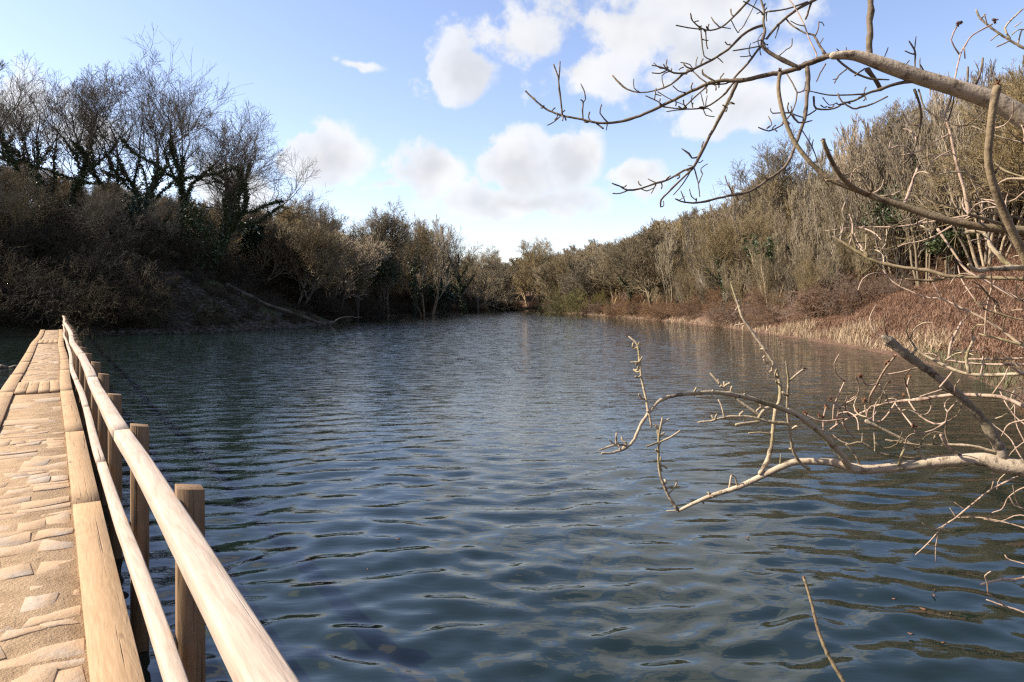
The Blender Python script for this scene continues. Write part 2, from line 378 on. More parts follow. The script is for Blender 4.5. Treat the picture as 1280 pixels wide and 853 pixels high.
# water: a fan-shaped sheet with real ripples, finer towards the near end
rr = np.concatenate([np.exp(np.arange(math.log(1.2), math.log(45), .0062)), np.exp(np.arange(math.log(45) + .006, math.log(330), .012))])
th = np.radians(np.concatenate([np.arange(-120, -44, 1.0), np.arange(-44, 44, .24), np.arange(44, 121, 1.0)]))
RR, TH = np.meshgrid(rr, th, indexing='ij')
X = RR * np.sin(TH); Y = RR * np.cos(TH); Z = np.zeros_like(X)
wr = np.random.default_rng(3)
gust = .75 + .35 * np.sin(X * .19 + 1.1 * np.sin(Y * .13)) * np.sin(Y * .23 + .7)
XW = X + .12 * np.sin(Y * 2.1 + X * .7); YW = Y + .10 * np.sin(X * 1.7 + 1.0)
for i in range(96):
    lam = .10 * (.66 / .10) ** (wr.random() ** 1.1)
    ang = rad(90) + wr.normal() * rad(27) + (rad(8))
    k = 2 * math.pi / lam; ph = wr.random() * 6.28
    slope = .0185 * (lam / .3) ** .05
    fade = np.clip((lam / (RR * .0062 * 1.0) - 3.5) / 4, 0, 1) * np.interp(RR, [2, 6, 14], [1.0, 1.0, .95]) * (np.interp(RR, [6, 20], [1, .45]) if lam > .5 else 1)
    Z += slope / k * fade * np.cos(k * (math.cos(ang) * XW + math.sin(ang) * YW) + ph)
Z *= gust
ii = np.arange(X.size).reshape(X.shape)
F = np.stack([ii[:-1, :-1], ii[:-1, 1:], ii[1:, 1:], ii[1:, :-1]], -1).reshape(-1, 4)
tag(link('water', mesh_np('water', np.stack([X, Y, Z], -1).reshape(-1, 3), F, 'water', True)), kind='structure')

# ------------------------------------------------------------------ footbridge (local x across, y along)
TH_B = math.atan((640 - 66) / FPX)
DECK = EYE - 1.60
br = empty('footbridge', (0, 0, 0), TH_B)
tag(br, 'long low stone footbridge with sandy paved deck between timber edge planks', 'footbridge')
L0, L1 = -2.4, 50.5
def wob(s): return .022 * math.sin(s * .33) * min(1, max(0, (s - 9) / 8)) + .0009 * max(0, s - 14) ** 1.5
def wz(s): return .009 * math.sin(s * .55 + 1) - .010 * math.sin(s * .21)
def boxmesh(name, x0, x1, y0, y1, z0, z1, mat, bev=.006, ny=1, follow=True, jit=0.0):
    """box along y with chamfered long edges, following the deck line"""
    ys = np.linspace(y0, y1, ny + 1); V = []; 
    sec = [(x0 + bev, z0), (x1 - bev, z0), (x1, z0 + bev), (x1, z1 - bev), (x1 - bev, z1), (x0 + bev, z1), (x0, z1 - bev), (x0, z0 + bev)]
    for y in ys:
        ox = wob(y) if follow else 0; oz = wz(y) if follow else 0
        e = bev if (y == ys[0] or y == ys[-1]) else 0
        for (x, z) in sec: V.append((x + ox + R.uniform(-jit, jit), y, z + oz + R.uniform(-jit, jit)))
    n = len(ys); F4 = []
    for i in range(n - 1):
        for k in range(8):
            a = i * 8 + k; b_ = i * 8 + (k + 1) % 8
            F4.append((a, b_, b_ + 8, a + 8))
    V = np.array(V)
    ends = np.array([list(range(8))[::-1], [(n - 1) * 8 + k for k in range(8)]])
    return mesh_np(name, V, [np.array(F4), ends], mat)
# masonry under the deck: sandy bed slab and stone piers
link('deck_bed', boxmesh('deck_bed', -.56, .145, L0, L1, DECK - .16, DECK - .0165, 'deck_sand', .01, 60), br)
for i, s in enumerate(np.arange(1.2, 50, 3.4)):
    link('pier', boxmesh('pier', -.66, .24, s, s + 1.0, -1.4, DECK - .17, 'masonry', .05, 3, True, .02), br)
# edge planks, each its own board
def planks(side, y0):
    y = y0
    while y < L1:
        ln = R.uniform(3.4, 4.8)
        ox = R.uniform(-.006, .006); oz = R.uniform(-.0015, .002)
        x0, x1 = (.135, .325) if side > 0 else (-.78, -.565)
        link('edge_plank', boxmesh('edge_plank', x0 + ox, x1 + ox, y, min(y + ln, L1) - .0015, DECK - .045 + oz, DECK + .018 + oz, 'plank_wood', .003, 6), br)
        y += ln
planks(1, -2.0); planks(-1, -2.4)
for y in np.arange(-2, 50, 2.6):     # side beam under the right planks
    link('side_beam', boxmesh('side_beam', .17, .29, y, y + 2.59, DECK - .22, DECK - .05, 'post_wood', .006, 4), br)
# cross boards over the openings
gaps = [(14.9, 17.0), (33.5, 36.5)]
for (a, b_) in gaps:
    for k in range(4):
        w_ = .70 / 4
        x0 = -.56 + k * w_
        link('cross_board', boxmesh('cross_board', x0 + .004, x0 + w_ - .004, a + R.uniform(0, .05), b_ - R.uniform(0, .05), DECK - .02, DECK + .016 + R.uniform(0, .006), 'plank_wood', .005, 4), br)
# paving stones, row by row
def stone(poly, z, th, tilt):
    n = len(poly); c = np.mean(poly, axis=0)
    V = []
    for (ins, dz) in ((-.003, -th), (0.0, -.003), (.005, .0)):
        for k, (x, y) in enumerate(poly):
            q = np.array((x, y)); d_ = q - c; L = np.linalg.norm(d_)
            q = c + d_ * (1 - ins / max(L, .03))
            V.append((q[0], q[1], z + dz + tilt[0] * (q[0] - c[0]) + tilt[1] * (q[1] - c[1])))
    V.append((c[0], c[1], z + R.uniform(-.003, .001)))
    f4 = []; f3 = []
    for r_ in range(2):
        for k in range(n): f4.append((r_ * n + k, r_ * n + (k + 1) % n, (r_ + 1) * n + (k + 1) % n, (r_ + 1) * n + k))
    for k in range(n): f3.append((2 * n + k, 2 * n + (k + 1) % n, 3 * n))
    return np.array(V), np.array(f4), np.array(f3)
rows = []; y = .6
while y < L1 - .3:
    big = 10.6 < y < 14.9 and y > 11.2
    dpt = R.uniform(.45, .75) if big else R.uniform(.10, .27)
    gap_hit = [g_ for g_ in gaps if g_[0] - .05 < y + dpt * .6 and y < g_[1]]
    if gap_hit: y = gap_hit[0][1] + .02; continue
    rows.append((y, dpt, big)); y += dpt
nst = 0; far_parts = []
EDGE0, EDGE1 = -.557, .128
def seam(k, x):            # the wandering joint between two rows
    return .030 * math.sin(x * 7.3 + k * 2.1) + .018 * math.sin(x * 17 + k * 5.7) + .09 * math.sin(k * 1.7) * (x + .2)
for kr, (y, dpt, big) in enumerate(rows):
    nS = 1 if big else R.choice([2, 2, 3, 3, 4])
    cuts = [EDGE0] + sorted(EDGE0 + (EDGE1 - EDGE0) * (k + R.uniform(-.28, .28)) / nS for k in range(1, nS)) + [EDGE1]
    am = min(1, dpt / .2) * (.15 if big else 1)
    for k in range(nS):
        if R.random() < .11 and not big and y > 2: continue
        x0, x1 = cuts[k] + R.uniform(.002, .012), cuts[k + 1] - R.uniform(.002, .012)
        j = lambda a_: R.uniform(-a_, a_)
        sk = j(.05) if nS > 1 else 0
        m_ = max(3, int((x1 - x0) / .06))
        low = [(x0 + (x1 - x0) * q / m_, y + R.uniform(.002, .014) + am * seam(kr, x0 + (x1 - x0) * q / m_)) for q in range(m_ + 1)]
        up = [(x1 - (x1 - x0) * q / m_ + sk, y + dpt - R.uniform(.002, .014) + am * seam(kr + 1, x1 - (x1 - x0) * q / m_)) for q in range(m_ + 1)]
        poly = [(min(max(p_[0], EDGE0), EDGE1) + wob(p_[1]), p_[1]) for p_ in low + up]
        z = DECK - .015 + R.uniform(-.007, .007) + wz(y)
        sv = stone(poly, z, .05, (j(.03), R.uniform(-.03, .055) if not big else 0))
        if nst < 290:
            link('paving_stone', mesh_np('paving_stone', sv[0], [sv[1], sv[2]], 'paving_stone'), br); nst += 1
        else: far_parts.append(sv)
if far_parts:
    VV = []; f4 = []; f3 = []; bs_ = 0
    for v_, a, b_ in far_parts: VV.append(v_); f4.append(a + bs_); f3.append(b_ + bs_); bs_ += len(v_)
    tag(link('far_paving', mesh_np('far_paving', np.concatenate(VV), [np.concatenate(f4), np.concatenate(f3)], 'paving_stone'), br), kind='stuff')

# railing along the right edge
rl = empty('timber_railing', (0, 0, 0), TH_B)
tag(rl, 'weathered two-rail timber railing along the right edge of the footbridge', 'railing')
ZT = EYE - .725           # top of the rail
post_y = [.95] + [2.86 + 1.76 * k for k in range(27)]
def railline(s): return wob(s) + .010 * math.sin(s * .7)
def post_mesh(s, top):
    w_ = .047; x = .432; V = []
    for z, dz in ((-.5, 0), (top - .002, 0), (top, 0)):
        e = .002 if z == top else 0
        for (a, b_) in ((-1, -1), (1, -1), (1, 1), (-1, 1)):
            V.append((a * (w_ - e), b_ * (w_ - e), z - (.008 * a if z > 0 else 0)))
    f = [(3, 2, 1, 0), (8, 9, 10, 11)]
    for r_ in range(2):
        for k in range(4): f.append((r_ * 4 + k, r_ * 4 + (k + 1) % 4, (r_ + 1) * 4 + (k + 1) % 4, (r_ + 1) * 4 + k))
    return mesh_np('post', np.array(V), np.array(f), 'post_wood')
for s in post_y:
    o = link('post', post_mesh(s, ZT + .012 + R.uniform(-.012, .014) + wz(s)), rl, (.432 + railline(s), s, 0))
    o.rotation_euler = (R.uniform(-.012, .012), R.uniform(-.012, .012), R.uniform(-.06, .06))
def rail(name, zt, w_, h_, x1, y0, y1):
    n = max(3, int((y1 - y0) / .3)); sec = []
    for k in range(14):
        a = 2 * math.pi * k / 14 + .22
        ca, sa = math.cos(a), math.sin(a); p_ = .36
        sec.append((math.copysign(abs(ca) ** p_, ca) * w_ / 2, math.copysign(abs(sa) ** p_, sa) * h_ / 2))
    V = []
    for i in range(n + 1):
        y = y0 + (y1 - y0) * i / n
        ox = railline(y) + x1 - w_ / 2; oz = zt - h_ / 2 + wz(y) + .006 * math.sin(y * 2.3) * min(1, y / 4)
        sc = 1 + .03 * math.sin(y * 1.7 + zt * 9)
        for (a, b_) in sec: V.append((ox + a * sc + R.uniform(-.0012, .0012), y, oz + b_ * sc + R.uniform(-.0012, .0012)))
    f = [(i * 14 + k, i * 14 + (k + 1) % 14, (i + 1) * 14 + (k + 1) % 14, (i + 1) * 14 + k) for i in range(n) for k in range(14)]
    ends = np.array([list(range(14))[::-1], [n * 14 + k for k in range(14)]])
    me = mesh_np(name, np.array(V), [np.array(f)[:, ::-1], ends[:, ::-1]], 'rail_wood', True)
    return link(name, me, rl)
y = -1.6
for k in range(14):
    y1 = 4.63 + 3.52 * k if k else 4.63
    rail('top_rail', ZT, .088, .07, .388, y, min(y1, 49.5) - .003); 
    rail('lower_rail', EYE - 1.255, .066, .06, .372, y + (0.0 if k == 0 else 1.76), min(y1 + 1.76, 49.5) - .003)
    y = y1
    if y > 49: break

# ------------------------------------------------------------------ bare trees
def unit(v): return v / (np.linalg.norm(v, axis=-1, keepdims=True) + 1e-9)
def grow_levels(rg_, p, d, L, r, kids, nseg, wig, up, t0s, ratio, ang, minr, taper, first=None, wigz=.6, zdrop=0.0):
    """grow all branches of a level at once; returns {level: (P (m,n+1,3), R (m,n+1))}"""
    out = {}
    for lev in range(len(kids) + 1):
        n = nseg[lev]; m = len(p)
        P = np.zeros((m, n + 1, 3)); Rr = np.zeros((m, n + 1)); P[:, 0] = p; Rr[:, 0] = r; d = unit(d)
        r1 = np.maximum(minr, r * taper)
        for i in range(n):
            d = unit(d + rg_.normal(size=(m, 3)) * np.array((wig, wig, wig * wigz)) + np.array((0, 0, (up if lev else up * .35) - zdrop)))
            P[:, i + 1] = P[:, i] + d * (L / n)[:, None]; Rr[:, i + 1] = r + (r1 - r) * (i + 1) / n
        out[lev] = (P, Rr)
        if lev == len(kids): break
        c = kids[lev]; t0 = t0s if lev == 0 else .18
        tt = t0 + (1 - t0) * ((np.arange(c)[None, :] + rg_.random((m, c))) / c)
        q = np.minimum(n - 1, (tt * n).astype(int)); fr = (tt * n - q)[..., None]
        mi = np.arange(m)[:, None]
        A0 = P[mi, q]; A1 = P[mi, q + 1]; pos = A0 + (A1 - A0) * fr
        rp = Rr[mi, q] + (Rr[mi, q + 1] - Rr[mi, q]) * fr[..., 0]
        dd = unit(A1 - A0)
        a = np.radians(rg_.uniform(ang[0], ang[1], (m, c)))[..., None]; ph = (np.arange(c)[None, :] * 2.4 + rg_.random((m, c)) * 1.5 + rg_.random((m, 1)) * 6.28)[..., None]
        e1 = unit(np.cross(dd, np.array((.3, .5, .81)))); e2 = np.cross(dd, e1)
        nd = dd * np.cos(a) + (e1 * np.cos(ph) + e2 * np.sin(ph)) * np.sin(a)
        if lev == 0 and first: l2 = first * (1.08 - .62 * (tt - t0) / (1 - t0)) * rg_.uniform(.75, 1.2, (m, c))
        else: l2 = L[:, None] * ratio * (1.1 - .5 * tt) * rg_.uniform(.7, 1.25, (m, c))
        r2 = np.maximum(minr, np.minimum(rp * .72, r[:, None] * (.5 if lev == 0 else .6)))
        p = pos.reshape(-1, 3); d = nd.reshape(-1, 3); L = l2.ravel(); r = r2.ravel()
    return {k: [(a_, b_) for a_, b_ in zip(*v)] for k, v in out.items()}
def grow(rng, H, spread=.5, lean=(0, 0), stems=1, trunk_r=.16, kids=(11, 7, 6, 5), bare=.3, wig=.16, up=.10, minr=.007, ratio=.62, ang=(25, 60)):
    rg_ = np.random.default_rng(rng.randrange(10 ** 6)); a = np.arange(stems) * 6.28 / stems + rg_.random()
    k_ = 0 if stems == 1 else 1
    p = np.stack([.25 * k_ * np.cos(a), .25 * k_ * np.sin(a), np.full(stems, -.5)], -1)
    d = np.stack([lean[0] + .28 * k_ * np.cos(a), lean[1] + .28 * k_ * np.sin(a), np.ones(stems)], -1)
    ln = grow_levels(rg_, p, d, H * .9 * rg_.uniform(.85, 1.05, stems), trunk_r * rg_.uniform(.8, 1.1, stems), kids, (9, 6, 5, 3, 2), wig, up, bare, ratio, ang, minr, .29, H * spread)
    for l in range(5): ln.setdefault(l, [])
    return ln
def tree_meshes(lines, bark, twig, nm='tree'):
    tr = join([tubes(lines[0], 7)] + ([tubes(lines[1], 5)] if lines[1] else []))
    cr = join([tubes(lines[l], 3 if l > 2 else 4) for l in (2, 3, 4) if lines[l]])
    return mesh_np('trunk', tr[0], tr[1], bark, True), mesh_np('crown', cr[0], cr[1], twig)
def ivy_mesh(rng, lines, dens, size, mat, rmax=.3, levels=(0, 1), zmax=.75, H=10):
    C = []; rg_ = np.random.default_rng(rng.randrange(10 ** 6))
    for l in levels:
        for P, r in lines[l]:
            for i in range(len(P) - 1):
                z = P[i][2]
                if (l == 1 and i > 3) or z > H * zmax or z < .3: continue
                m_ = int(dens * np.linalg.norm(P[i + 1] - P[i]) * (1.0 if l == 0 else .5))
                v_ = unit(rg_.normal(size=(m_, 3)) * np.array((1, 1, .6)))
                C.append(P[i] + (P[i + 1] - P[i]) * rg_.random((m_, 1)) + v_ * (r[i] + rmax * rg_.random((m_, 1)) ** 1.5 * (1.1 - z / (H * 1.1))))
    V, F_ = leaves(np.concatenate(C), size)
    return mesh_np('ivy', V, F_, mat)
def stand(name, meshes, x, y, label, cat='tree', group=None, sc=1.0, rz=0.0, z=None, sink=0.15, tilt=(0, 0)):
    o = empty(name, (x, y, (float(ground(x, y)) if z is None else z) - sink), rz); o.scale = (sc, sc, sc * R.uniform(.94, 1.06))
    o.rotation_euler = (tilt[0], tilt[1], rz)
    tag(o, label, cat, group)
    tr_ = None
    for pn, me in meshes:
        c_ = link(pn, me, tr_ if pn == 'ivy' else o)
        if pn == 'trunk': tr_ = c_
    return o
def fwd(px, Y): return (px - 640) / FPX * Y, Y

rg = random.Random(21)
def library(n, H, spread, tr, kids, bare, wig, up, ang, minr, bark, twigs, ivy=0, stems=(1, 2)):
    out = []
    for i in range(n):
        ln = grow(rg, H, spread, (rg.uniform(-.1, .1), rg.uniform(-.1, .1)), rg.choice(stems), tr, kids, bare, wig, up, minr, .62, ang)
        tm = tree_meshes(ln, bark, twigs[i % len(twigs)]); parts = [('trunk', tm[0]), ('crown', tm[1])]
        if ivy: parts.append(('ivy', ivy_mesh(rg, ln, ivy, .14, 'ivy_leaf', .34, H=H)))
        a_ = np.zeros(len(tm[1].vertices) * 3, np.float32); tm[1].vertices.foreach_get('co', a_)
        REALH[tm[1].name] = float(np.percentile(a_[2::3], 99.8)); out.append(parts)
    return out
REALH = {}
slim = library(6, 9.0, .24, .07, (10, 6, 5), .25, .085, .22, (14, 40), .0125, 'pale_twig', ('tree_twig', 'pale_twig'), stems=(3, 4, 5))
broad = library(4, 10.0, .48, .20, (14, 8, 7, 5), .2, .16, .09, (28, 60), .012, 'tree_bark', ('tree_twig',), stems=(1,))
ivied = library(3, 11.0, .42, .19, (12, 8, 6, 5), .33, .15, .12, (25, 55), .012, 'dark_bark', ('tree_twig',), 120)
farlib = library(5, 11.0, .46, .22, (14, 8, 7, 3), .2, .14, .12, (22, 55), .024, 'tree_bark', ('tree_twig', 'pale_twig'))
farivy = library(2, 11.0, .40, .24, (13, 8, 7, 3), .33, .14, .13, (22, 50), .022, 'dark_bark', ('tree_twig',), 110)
sapl = library(4, 9.0, .32, .07, (11, 6, 5), .22, .10, .18, (15, 45), .014, 'pale_twig', ('tree_twig',), stems=(2, 3))
headlib = library(3, 12.0, .46, .26, (13, 8, 6, 2), .16, .14, .12, (22, 55), .045, 'tree_bark', ('tree_twig', 'pale_twig'))

placed = []
def free(x, y, dmin):
    for (a, b_) in placed:
        if (a - x) ** 2 + (b_ - y) ** 2 < dmin * dmin: return False
    placed.append((x, y)); return True

# --- the big bare trees on the brow of the dark left hill, each traced on its own silhouette
rg = random.Random(5)
def big_tree(px, Y, top, base, label, stems=1, lean=(0, 0), spread=.5, seed=1, ivy=160, wig=.2, zmax=.55):
    rg_ = random.Random(seed)
    x, y = fwd(px, Y); gz = float(ground(x, y))
    H = (EYE + (HOR - top) / FPX * Y) - gz
    ln = grow(rg_, H / .98, spread, lean, stems, .21, (9, 7, 6, 6), .30, wig * .95, .11, ang=(22, 55), minr=.011, ratio=.62)
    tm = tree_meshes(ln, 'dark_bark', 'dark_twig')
    zs = tm[1].vertices; a = np.zeros(len(zs) * 3, np.float32); zs.foreach_get('co', a); real = a[2::3].max() * .98
    parts = [('trunk', tm[0]), ('crown', tm[1])]
    if ivy: parts.append(('ivy', ivy_mesh(rg_, ln, ivy, .15, 'ivy_leaf', .42, H=H, zmax=zmax)))
    placed.append((x, y))
    return stand('bare_tree', parts, x, y, label, 'tree', 'big bare trees on the left brow', sc=H / real, sink=0)
big_tree(72, 60, 72, 190, 'wide-crowned bare tree with forked trunk high above the end of the footbridge', 3, (0, 0), .42, 3, wig=.16)
big_tree(-8, 56, 70, 190, 'bare tree cut by the left edge of the picture, left of the wide-crowned tree', 1, (-.05, 0), .5, 12)
big_tree(176, 66, 84, 200, 'slender ivy-clad bare tree just left of the tallest crown on the left hill', 2, (-.08, 0), .46, 8, 220)
big_tree(214, 64, 74, 200, 'tallest bare tree of the left hill with fine twiggy crown', 2, (.02, 0), .56, 15, 200)
big_tree(250, 62, 128, 300, 'crooked bare tree with ivy-wrapped trunk and branches arching right over the bank', 2, (.16, 0), .62, 31, 260, .26, .7)
big_tree(292, 78, 238, 330, 'smaller bare tree behind the round evergreen bush on the left bank', 2, (0, 0), .5, 44, 60)
for o in list(COL.objects):
    if o.name.startswith('bare_tree'): o['group'] = 'big bare trees on the left brow'

# --- named trees elsewhere
def special(px, Y, top, label, lib, rz, tilt=(0, 0), name='bare_tree', base_d=0):
    x, y = fwd(px, Y); gz = float(ground(x, y))
    me = lib[1][1]; a = np.zeros(len(me.vertices) * 3, np.float32); me.vertices.foreach_get('co', a); real = np.percentile(a[2::3], 99.5)
    H = (EYE + (HOR - top) / FPX * Y) - gz
    placed.append((x, y))
    return stand(name, lib, x, y, label, 'tree', None, H / real, rz, None, .1, tilt)
special(335, 84, 243, 'ivy-clad bare tree behind the yellow-green ivy bush on the left bank', ivied[0], .4)
special(362, 90, 250, 'second ivy-clad bare tree right of the yellow-green ivy bush', ivied[1], 2.0)
special(395, 100, 252, 'round-topped bare tree with sky showing between its trunks, left skyline', broad[0], 1.1)
special(455, 104, 258, 'broad dense bare tree crowning the left wooded shore', broad[1], .2)
special(485, 108, 258, 'bare tree with flat top beside the broad dense crown, left shore', broad[2], 2.2)
special(515, 118, 268, 'ivy-trunked bare tree with thin top, middle of the left shore', ivied[2], 1.0)
special(535, 124, 275, 'bare tree with upright parallel stems against the sky, left shore', slim[1], .3)
special(556, 130, 279, 'ivy-dark bare tree against the pale cloud, left shore', ivied[0], 3.1)
special(580, 140, 290, 'last tall bare tree where the left shore ends', ivied[1], 4.0)
special(597, 158, 312, 'low bare tree leaning to the water at the tip of the left shore', broad[3], .7)
special(672, 178, 300, 'bare tree with a trunk leaning left over the far end of the lake', broad[0], 2.0, (0, -.32))
special(902, 66, 270, 'small spreading tree with a dark ivy trunk on the right shore', ivied[2], .9)
special(950, 74, 180, 'lone round bare crown standing above the right wood', broad[2], 2.6)
special(787, 104, 300, 'bare tree with a thick dark trunk in the right wood', ivied[0], 5.0)
special(965, 56, 280, 'pale leaning sapling stems beside the ivy patch, right wood', slim[0], .9, (0, .25))

# --- the woods on both shores and at the head of the lake
rw = random.Random(99)
def wood(n, box, dr, dmin, lab, grp, libs, hs, skyline):
    xs = NR.uniform(box[0], box[1], n * 250); ys = NR.uniform(box[2], box[3], n * 250)
    dd = sdist(xs, ys); gg = ground(xs, ys); k = 0
    for x, y, d, gz in zip(xs, ys, dd, gg):
        if k >= n: break
        u = x / y
        if abs(u) > .82 or not np.interp(y, [20, 60, 90], dr[0]) < d < np.interp(y, [20, 60, 90], dr[1]): continue
        top = np.interp(640 + u * FPX, skyline[0], skyline[1])
        Hmax = EYE + (HOR - top) / FPX * y - gz; H = rw.uniform(*hs)
        if Hmax < 3.2: continue
        H = min(H, Hmax * rw.uniform(.9, 1.03))
        if not free(x, y, dmin * (1 + y / 160)): continue
        lib = rw.choice(libs); base = REALH[lib[1][1].name]
        stand('bare_tree', lib, float(x), float(y), lab, 'tree', grp, H / base, rw.random() * 6.28, float(gz), .2, (rw.uniform(-.1, .1), rw.uniform(-.1, .1))); k += 1
    return k
SKR = ([600, 640, 700, 740, 800, 850, 900, 950, 1000, 1050, 1100, 1150, 1200, 1260, 1300, 1400], [322, 316, 302, 284, 262, 240, 220, 200, 180, 160, 142, 122, 102, 72, 62, 55])
SKL = ([-100, 0, 60, 140, 200, 290, 310, 360, 420, 480, 520, 560, 590, 605, 650], [165, 178, 190, 225, 240, 258, 262, 262, 262, 262, 272, 284, 304, 318, 318])
n1 = wood(165, (8, 75, 24, 92), ([14, 6, 2.5], [42, 36, 30]), 1.7, 'slender bare tree among many crowding the sunlit right hillside', 'bare trees of the right hillside', slim * 3 + broad + ivied[:1], (8, 13), SKR)
n3 = wood(75, (-75, -4, 74, 185), ([9, 6, 1.5], [34, 34, 26]), 2.6, 'bare tree in the shaded wood along the left shore', 'bare trees of the left shore', farlib * 2 + farivy, (9, 14), SKL)
n5 = wood(32, (-75, -12, 42, 76), ([12, 9, 8], [36, 36, 36]), 2.4, 'low bare tree in the dark tangle of the left hill', 'low trees of the left hill', ivied + broad, (5.5, 8), SKL)
def wood_points(n, box, dr, dmin, hs, skyline, base):
    xs = NR.uniform(box[0], box[1], n * 250); ys = NR.uniform(box[2], box[3], n * 250); dd = sdist(xs, ys); gg = ground(xs, ys); out = []
    for x, y, d, gz in zip(xs, ys, dd, gg):
        if len(out) >= n: break
        if not dr[0] < d < dr[1]: continue
        H = min(rw.uniform(*hs), (EYE + (HOR - np.interp(640 + x / y * FPX, skyline[0], skyline[1])) / FPX * y - gz) * rw.uniform(.9, 1.03))
        if H < 3 or not free(x, y, dmin): continue
        out.append((x, y, gz - .2, H / base, rw.random() * 6.28, rw.uniform(-.1, .1), rw.uniform(-.1, .1)))
    return out
far_pts = wood_points(130, (6, 60, 92, 188), (1.5, 28), 2.6, (9, 14), SKR, 11.5)
head_pts = wood_points(110, (-45, 60, 190, 262), (.5, 60), 3.0, (11, 16), ([560, 605, 640, 700, 760], [322, 327, 322, 308, 292]), 12.5)
n2 = len(far_pts); n4 = len(head_pts)
print('TREES', n1, n2, n3, n4, n5)

# ------------------------------------------------------------------ scrub, bracken, reeds
def shrub(rng, H, stems=7, kids=(9, 6, 4), wig=.24, minr=.006, ang=(20, 65)):
    rg_ = np.random.default_rng(rng.randrange(10 ** 6)); a = rg_.random(stems) * 6.28; rr_ = rg_.random(stems) * H * .3
    p = np.stack([rr_ * np.cos(a), rr_ * np.sin(a), np.full(stems, -.2)], -1); k_ = .75 * rg_.random(stems)
    d = np.stack([k_ * np.cos(a), k_ * np.sin(a), np.ones(stems)], -1)
    ln = grow_levels(rg_, p, d, H * rg_.uniform(.6, 1.0, stems), np.full(stems, .022), kids, (5, 4, 3, 2), wig, 0, .15, .55, ang, minr, .3, None, 1.0, .05)
    return join([tubes(ln[l], 3) for l in ln])
rs_ = random.Random(17)
shr = []
for i in range(6):
    V, F_ = shrub(rs_, 2.6, 8, (9, 6, 4) if i < 3 else (9, 7, 3), minr=.008); shr.append((V, F_[0]))
def scatter_stuff(name, protos, pts, mat, label, cat):
    """one object: geometry nodes set a shared bush mesh on every point"""
    pc = bpy.data.collections.new(name + '_pieces')
    for V, F_ in protos: pc.objects.link(bpy.data.objects.new(name + '_piece', mesh_np(name + '_piece', V, F_, mat)))
    me = bpy.data.meshes.new(name); me.vertices.add(len(pts)); me.vertices.foreach_set('co', np.array([p_[:3] for p_ in pts], np.float32).ravel())
    for an, tp_, arr in (('size', 'FLOAT', np.array([p_[3] for p_ in pts], np.float32)), ('turn', 'FLOAT_VECTOR', np.array([(p_[5], p_[6], p_[4]) for p_ in pts], np.float32).ravel()), ('pick', 'INT', np.array([rs_.randrange(len(protos)) for _ in pts], np.int32))):
        at = me.attributes.new(an, tp_, 'POINT'); at.data.foreach_set('vector' if tp_ == 'FLOAT_VECTOR' else 'value', arr)
    o = link(name, me); tag(o, label, cat, kind='stuff')
    ng = bpy.data.node_groups.new(name, 'GeometryNodeTree'); ng.interface.new_socket('Geometry', in_out='INPUT', socket_type='NodeSocketGeometry'); ng.interface.new_socket('Geometry', in_out='OUTPUT', socket_type='NodeSocketGeometry')
    N = ng.nodes; gi = N.new('NodeGroupInput'); go = N.new('NodeGroupOutput'); ci = N.new('GeometryNodeCollectionInfo'); ci.inputs['Collection'].default_value = pc; ci.inputs['Separate Children'].default_value = True; ci.inputs['Reset Children'].default_value = True
    ip = N.new('GeometryNodeInstanceOnPoints'); ip.inputs['Pick Instance'].default_value = True
    def attr(n_, t_):
        q = N.new('GeometryNodeInputNamedAttribute'); q.data_type = t_; q.inputs['Name'].default_value = n_; return q.outputs['Attribute']
    e2 = N.new('FunctionNodeEulerToRotation'); L_ = ng.links.new
    L_(gi.outputs[0], ip.inputs['Points']); L_(ci.outputs[0], ip.inputs['Instance']); L_(attr('pick', 'INT'), ip.inputs['Instance Index']); L_(attr('turn', 'FLOAT_VECTOR'), e2.inputs[0]); L_(e2.outputs[0], ip.inputs['Rotation']); L_(attr('size', 'FLOAT'), ip.inputs['Scale']); L_(ip.outputs[0], go.inputs[0])
    o.modifiers.new('scatter', 'NODES').node_group = ng
    return o
def region(n, box, dlo, dhi, smin, smax, cond=None):
    out = []; tries = 0
    xs = NR.uniform(box[0], box[1], n * 60); ys = NR.uniform(box[2], box[3], n * 60)
    dd = sdist(xs, ys); gz = ground(xs, ys)
    for x, y, d, z in zip(xs, ys, dd, gz):
        if len(out) >= n: break
        if y < 1 or abs(x / y) > .85 or not dlo < d < dhi: continue
        if cond and not cond(x, y, d): continue
        out.append((x, y, z, rs_.uniform(smin, smax), rs_.random() * 6.28, rs_.uniform(-.2, .2), rs_.uniform(-.2, .2)))
    return out
print('shrub tris', [len(f) * 2 for _, f in shr])
pts = region(420, (-80, -8, 38, 80), .3, 30, .6, 1.5, lambda x, y, d: not (205 < 640 + x / y * FPX < 412 and d < 8.5 and y < 76))
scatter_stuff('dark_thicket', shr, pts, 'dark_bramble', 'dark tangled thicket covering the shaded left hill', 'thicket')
pts = region(260, (-60, 0, 76, 196), .1, 12, .7, 1.4)
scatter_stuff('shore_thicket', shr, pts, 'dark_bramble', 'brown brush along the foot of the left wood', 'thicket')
pts = region(330, (10, 60, 38, 110), .4, 14, .25, 1.05, lambda x, y, d: y > 46 or d > 12 or (y > 42 and d > 3)) + region(220, (0, 40, 100, 200), .2, 12, .7, 1.3) + region(200, (14, 70, 22, 60), 13, 26, .4, 1.0)
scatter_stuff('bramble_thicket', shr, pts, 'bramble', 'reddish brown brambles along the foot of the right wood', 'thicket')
pts = region(9, (5.4, 10.5, 6.5, 13), .2, 2.6, .22, .42)
print('bank', len(pts))
scatter_stuff('bank_brambles', shr, pts, 'bramble', 'tangle of thin pinkish bramble stems at the near right bank', 'brambles')
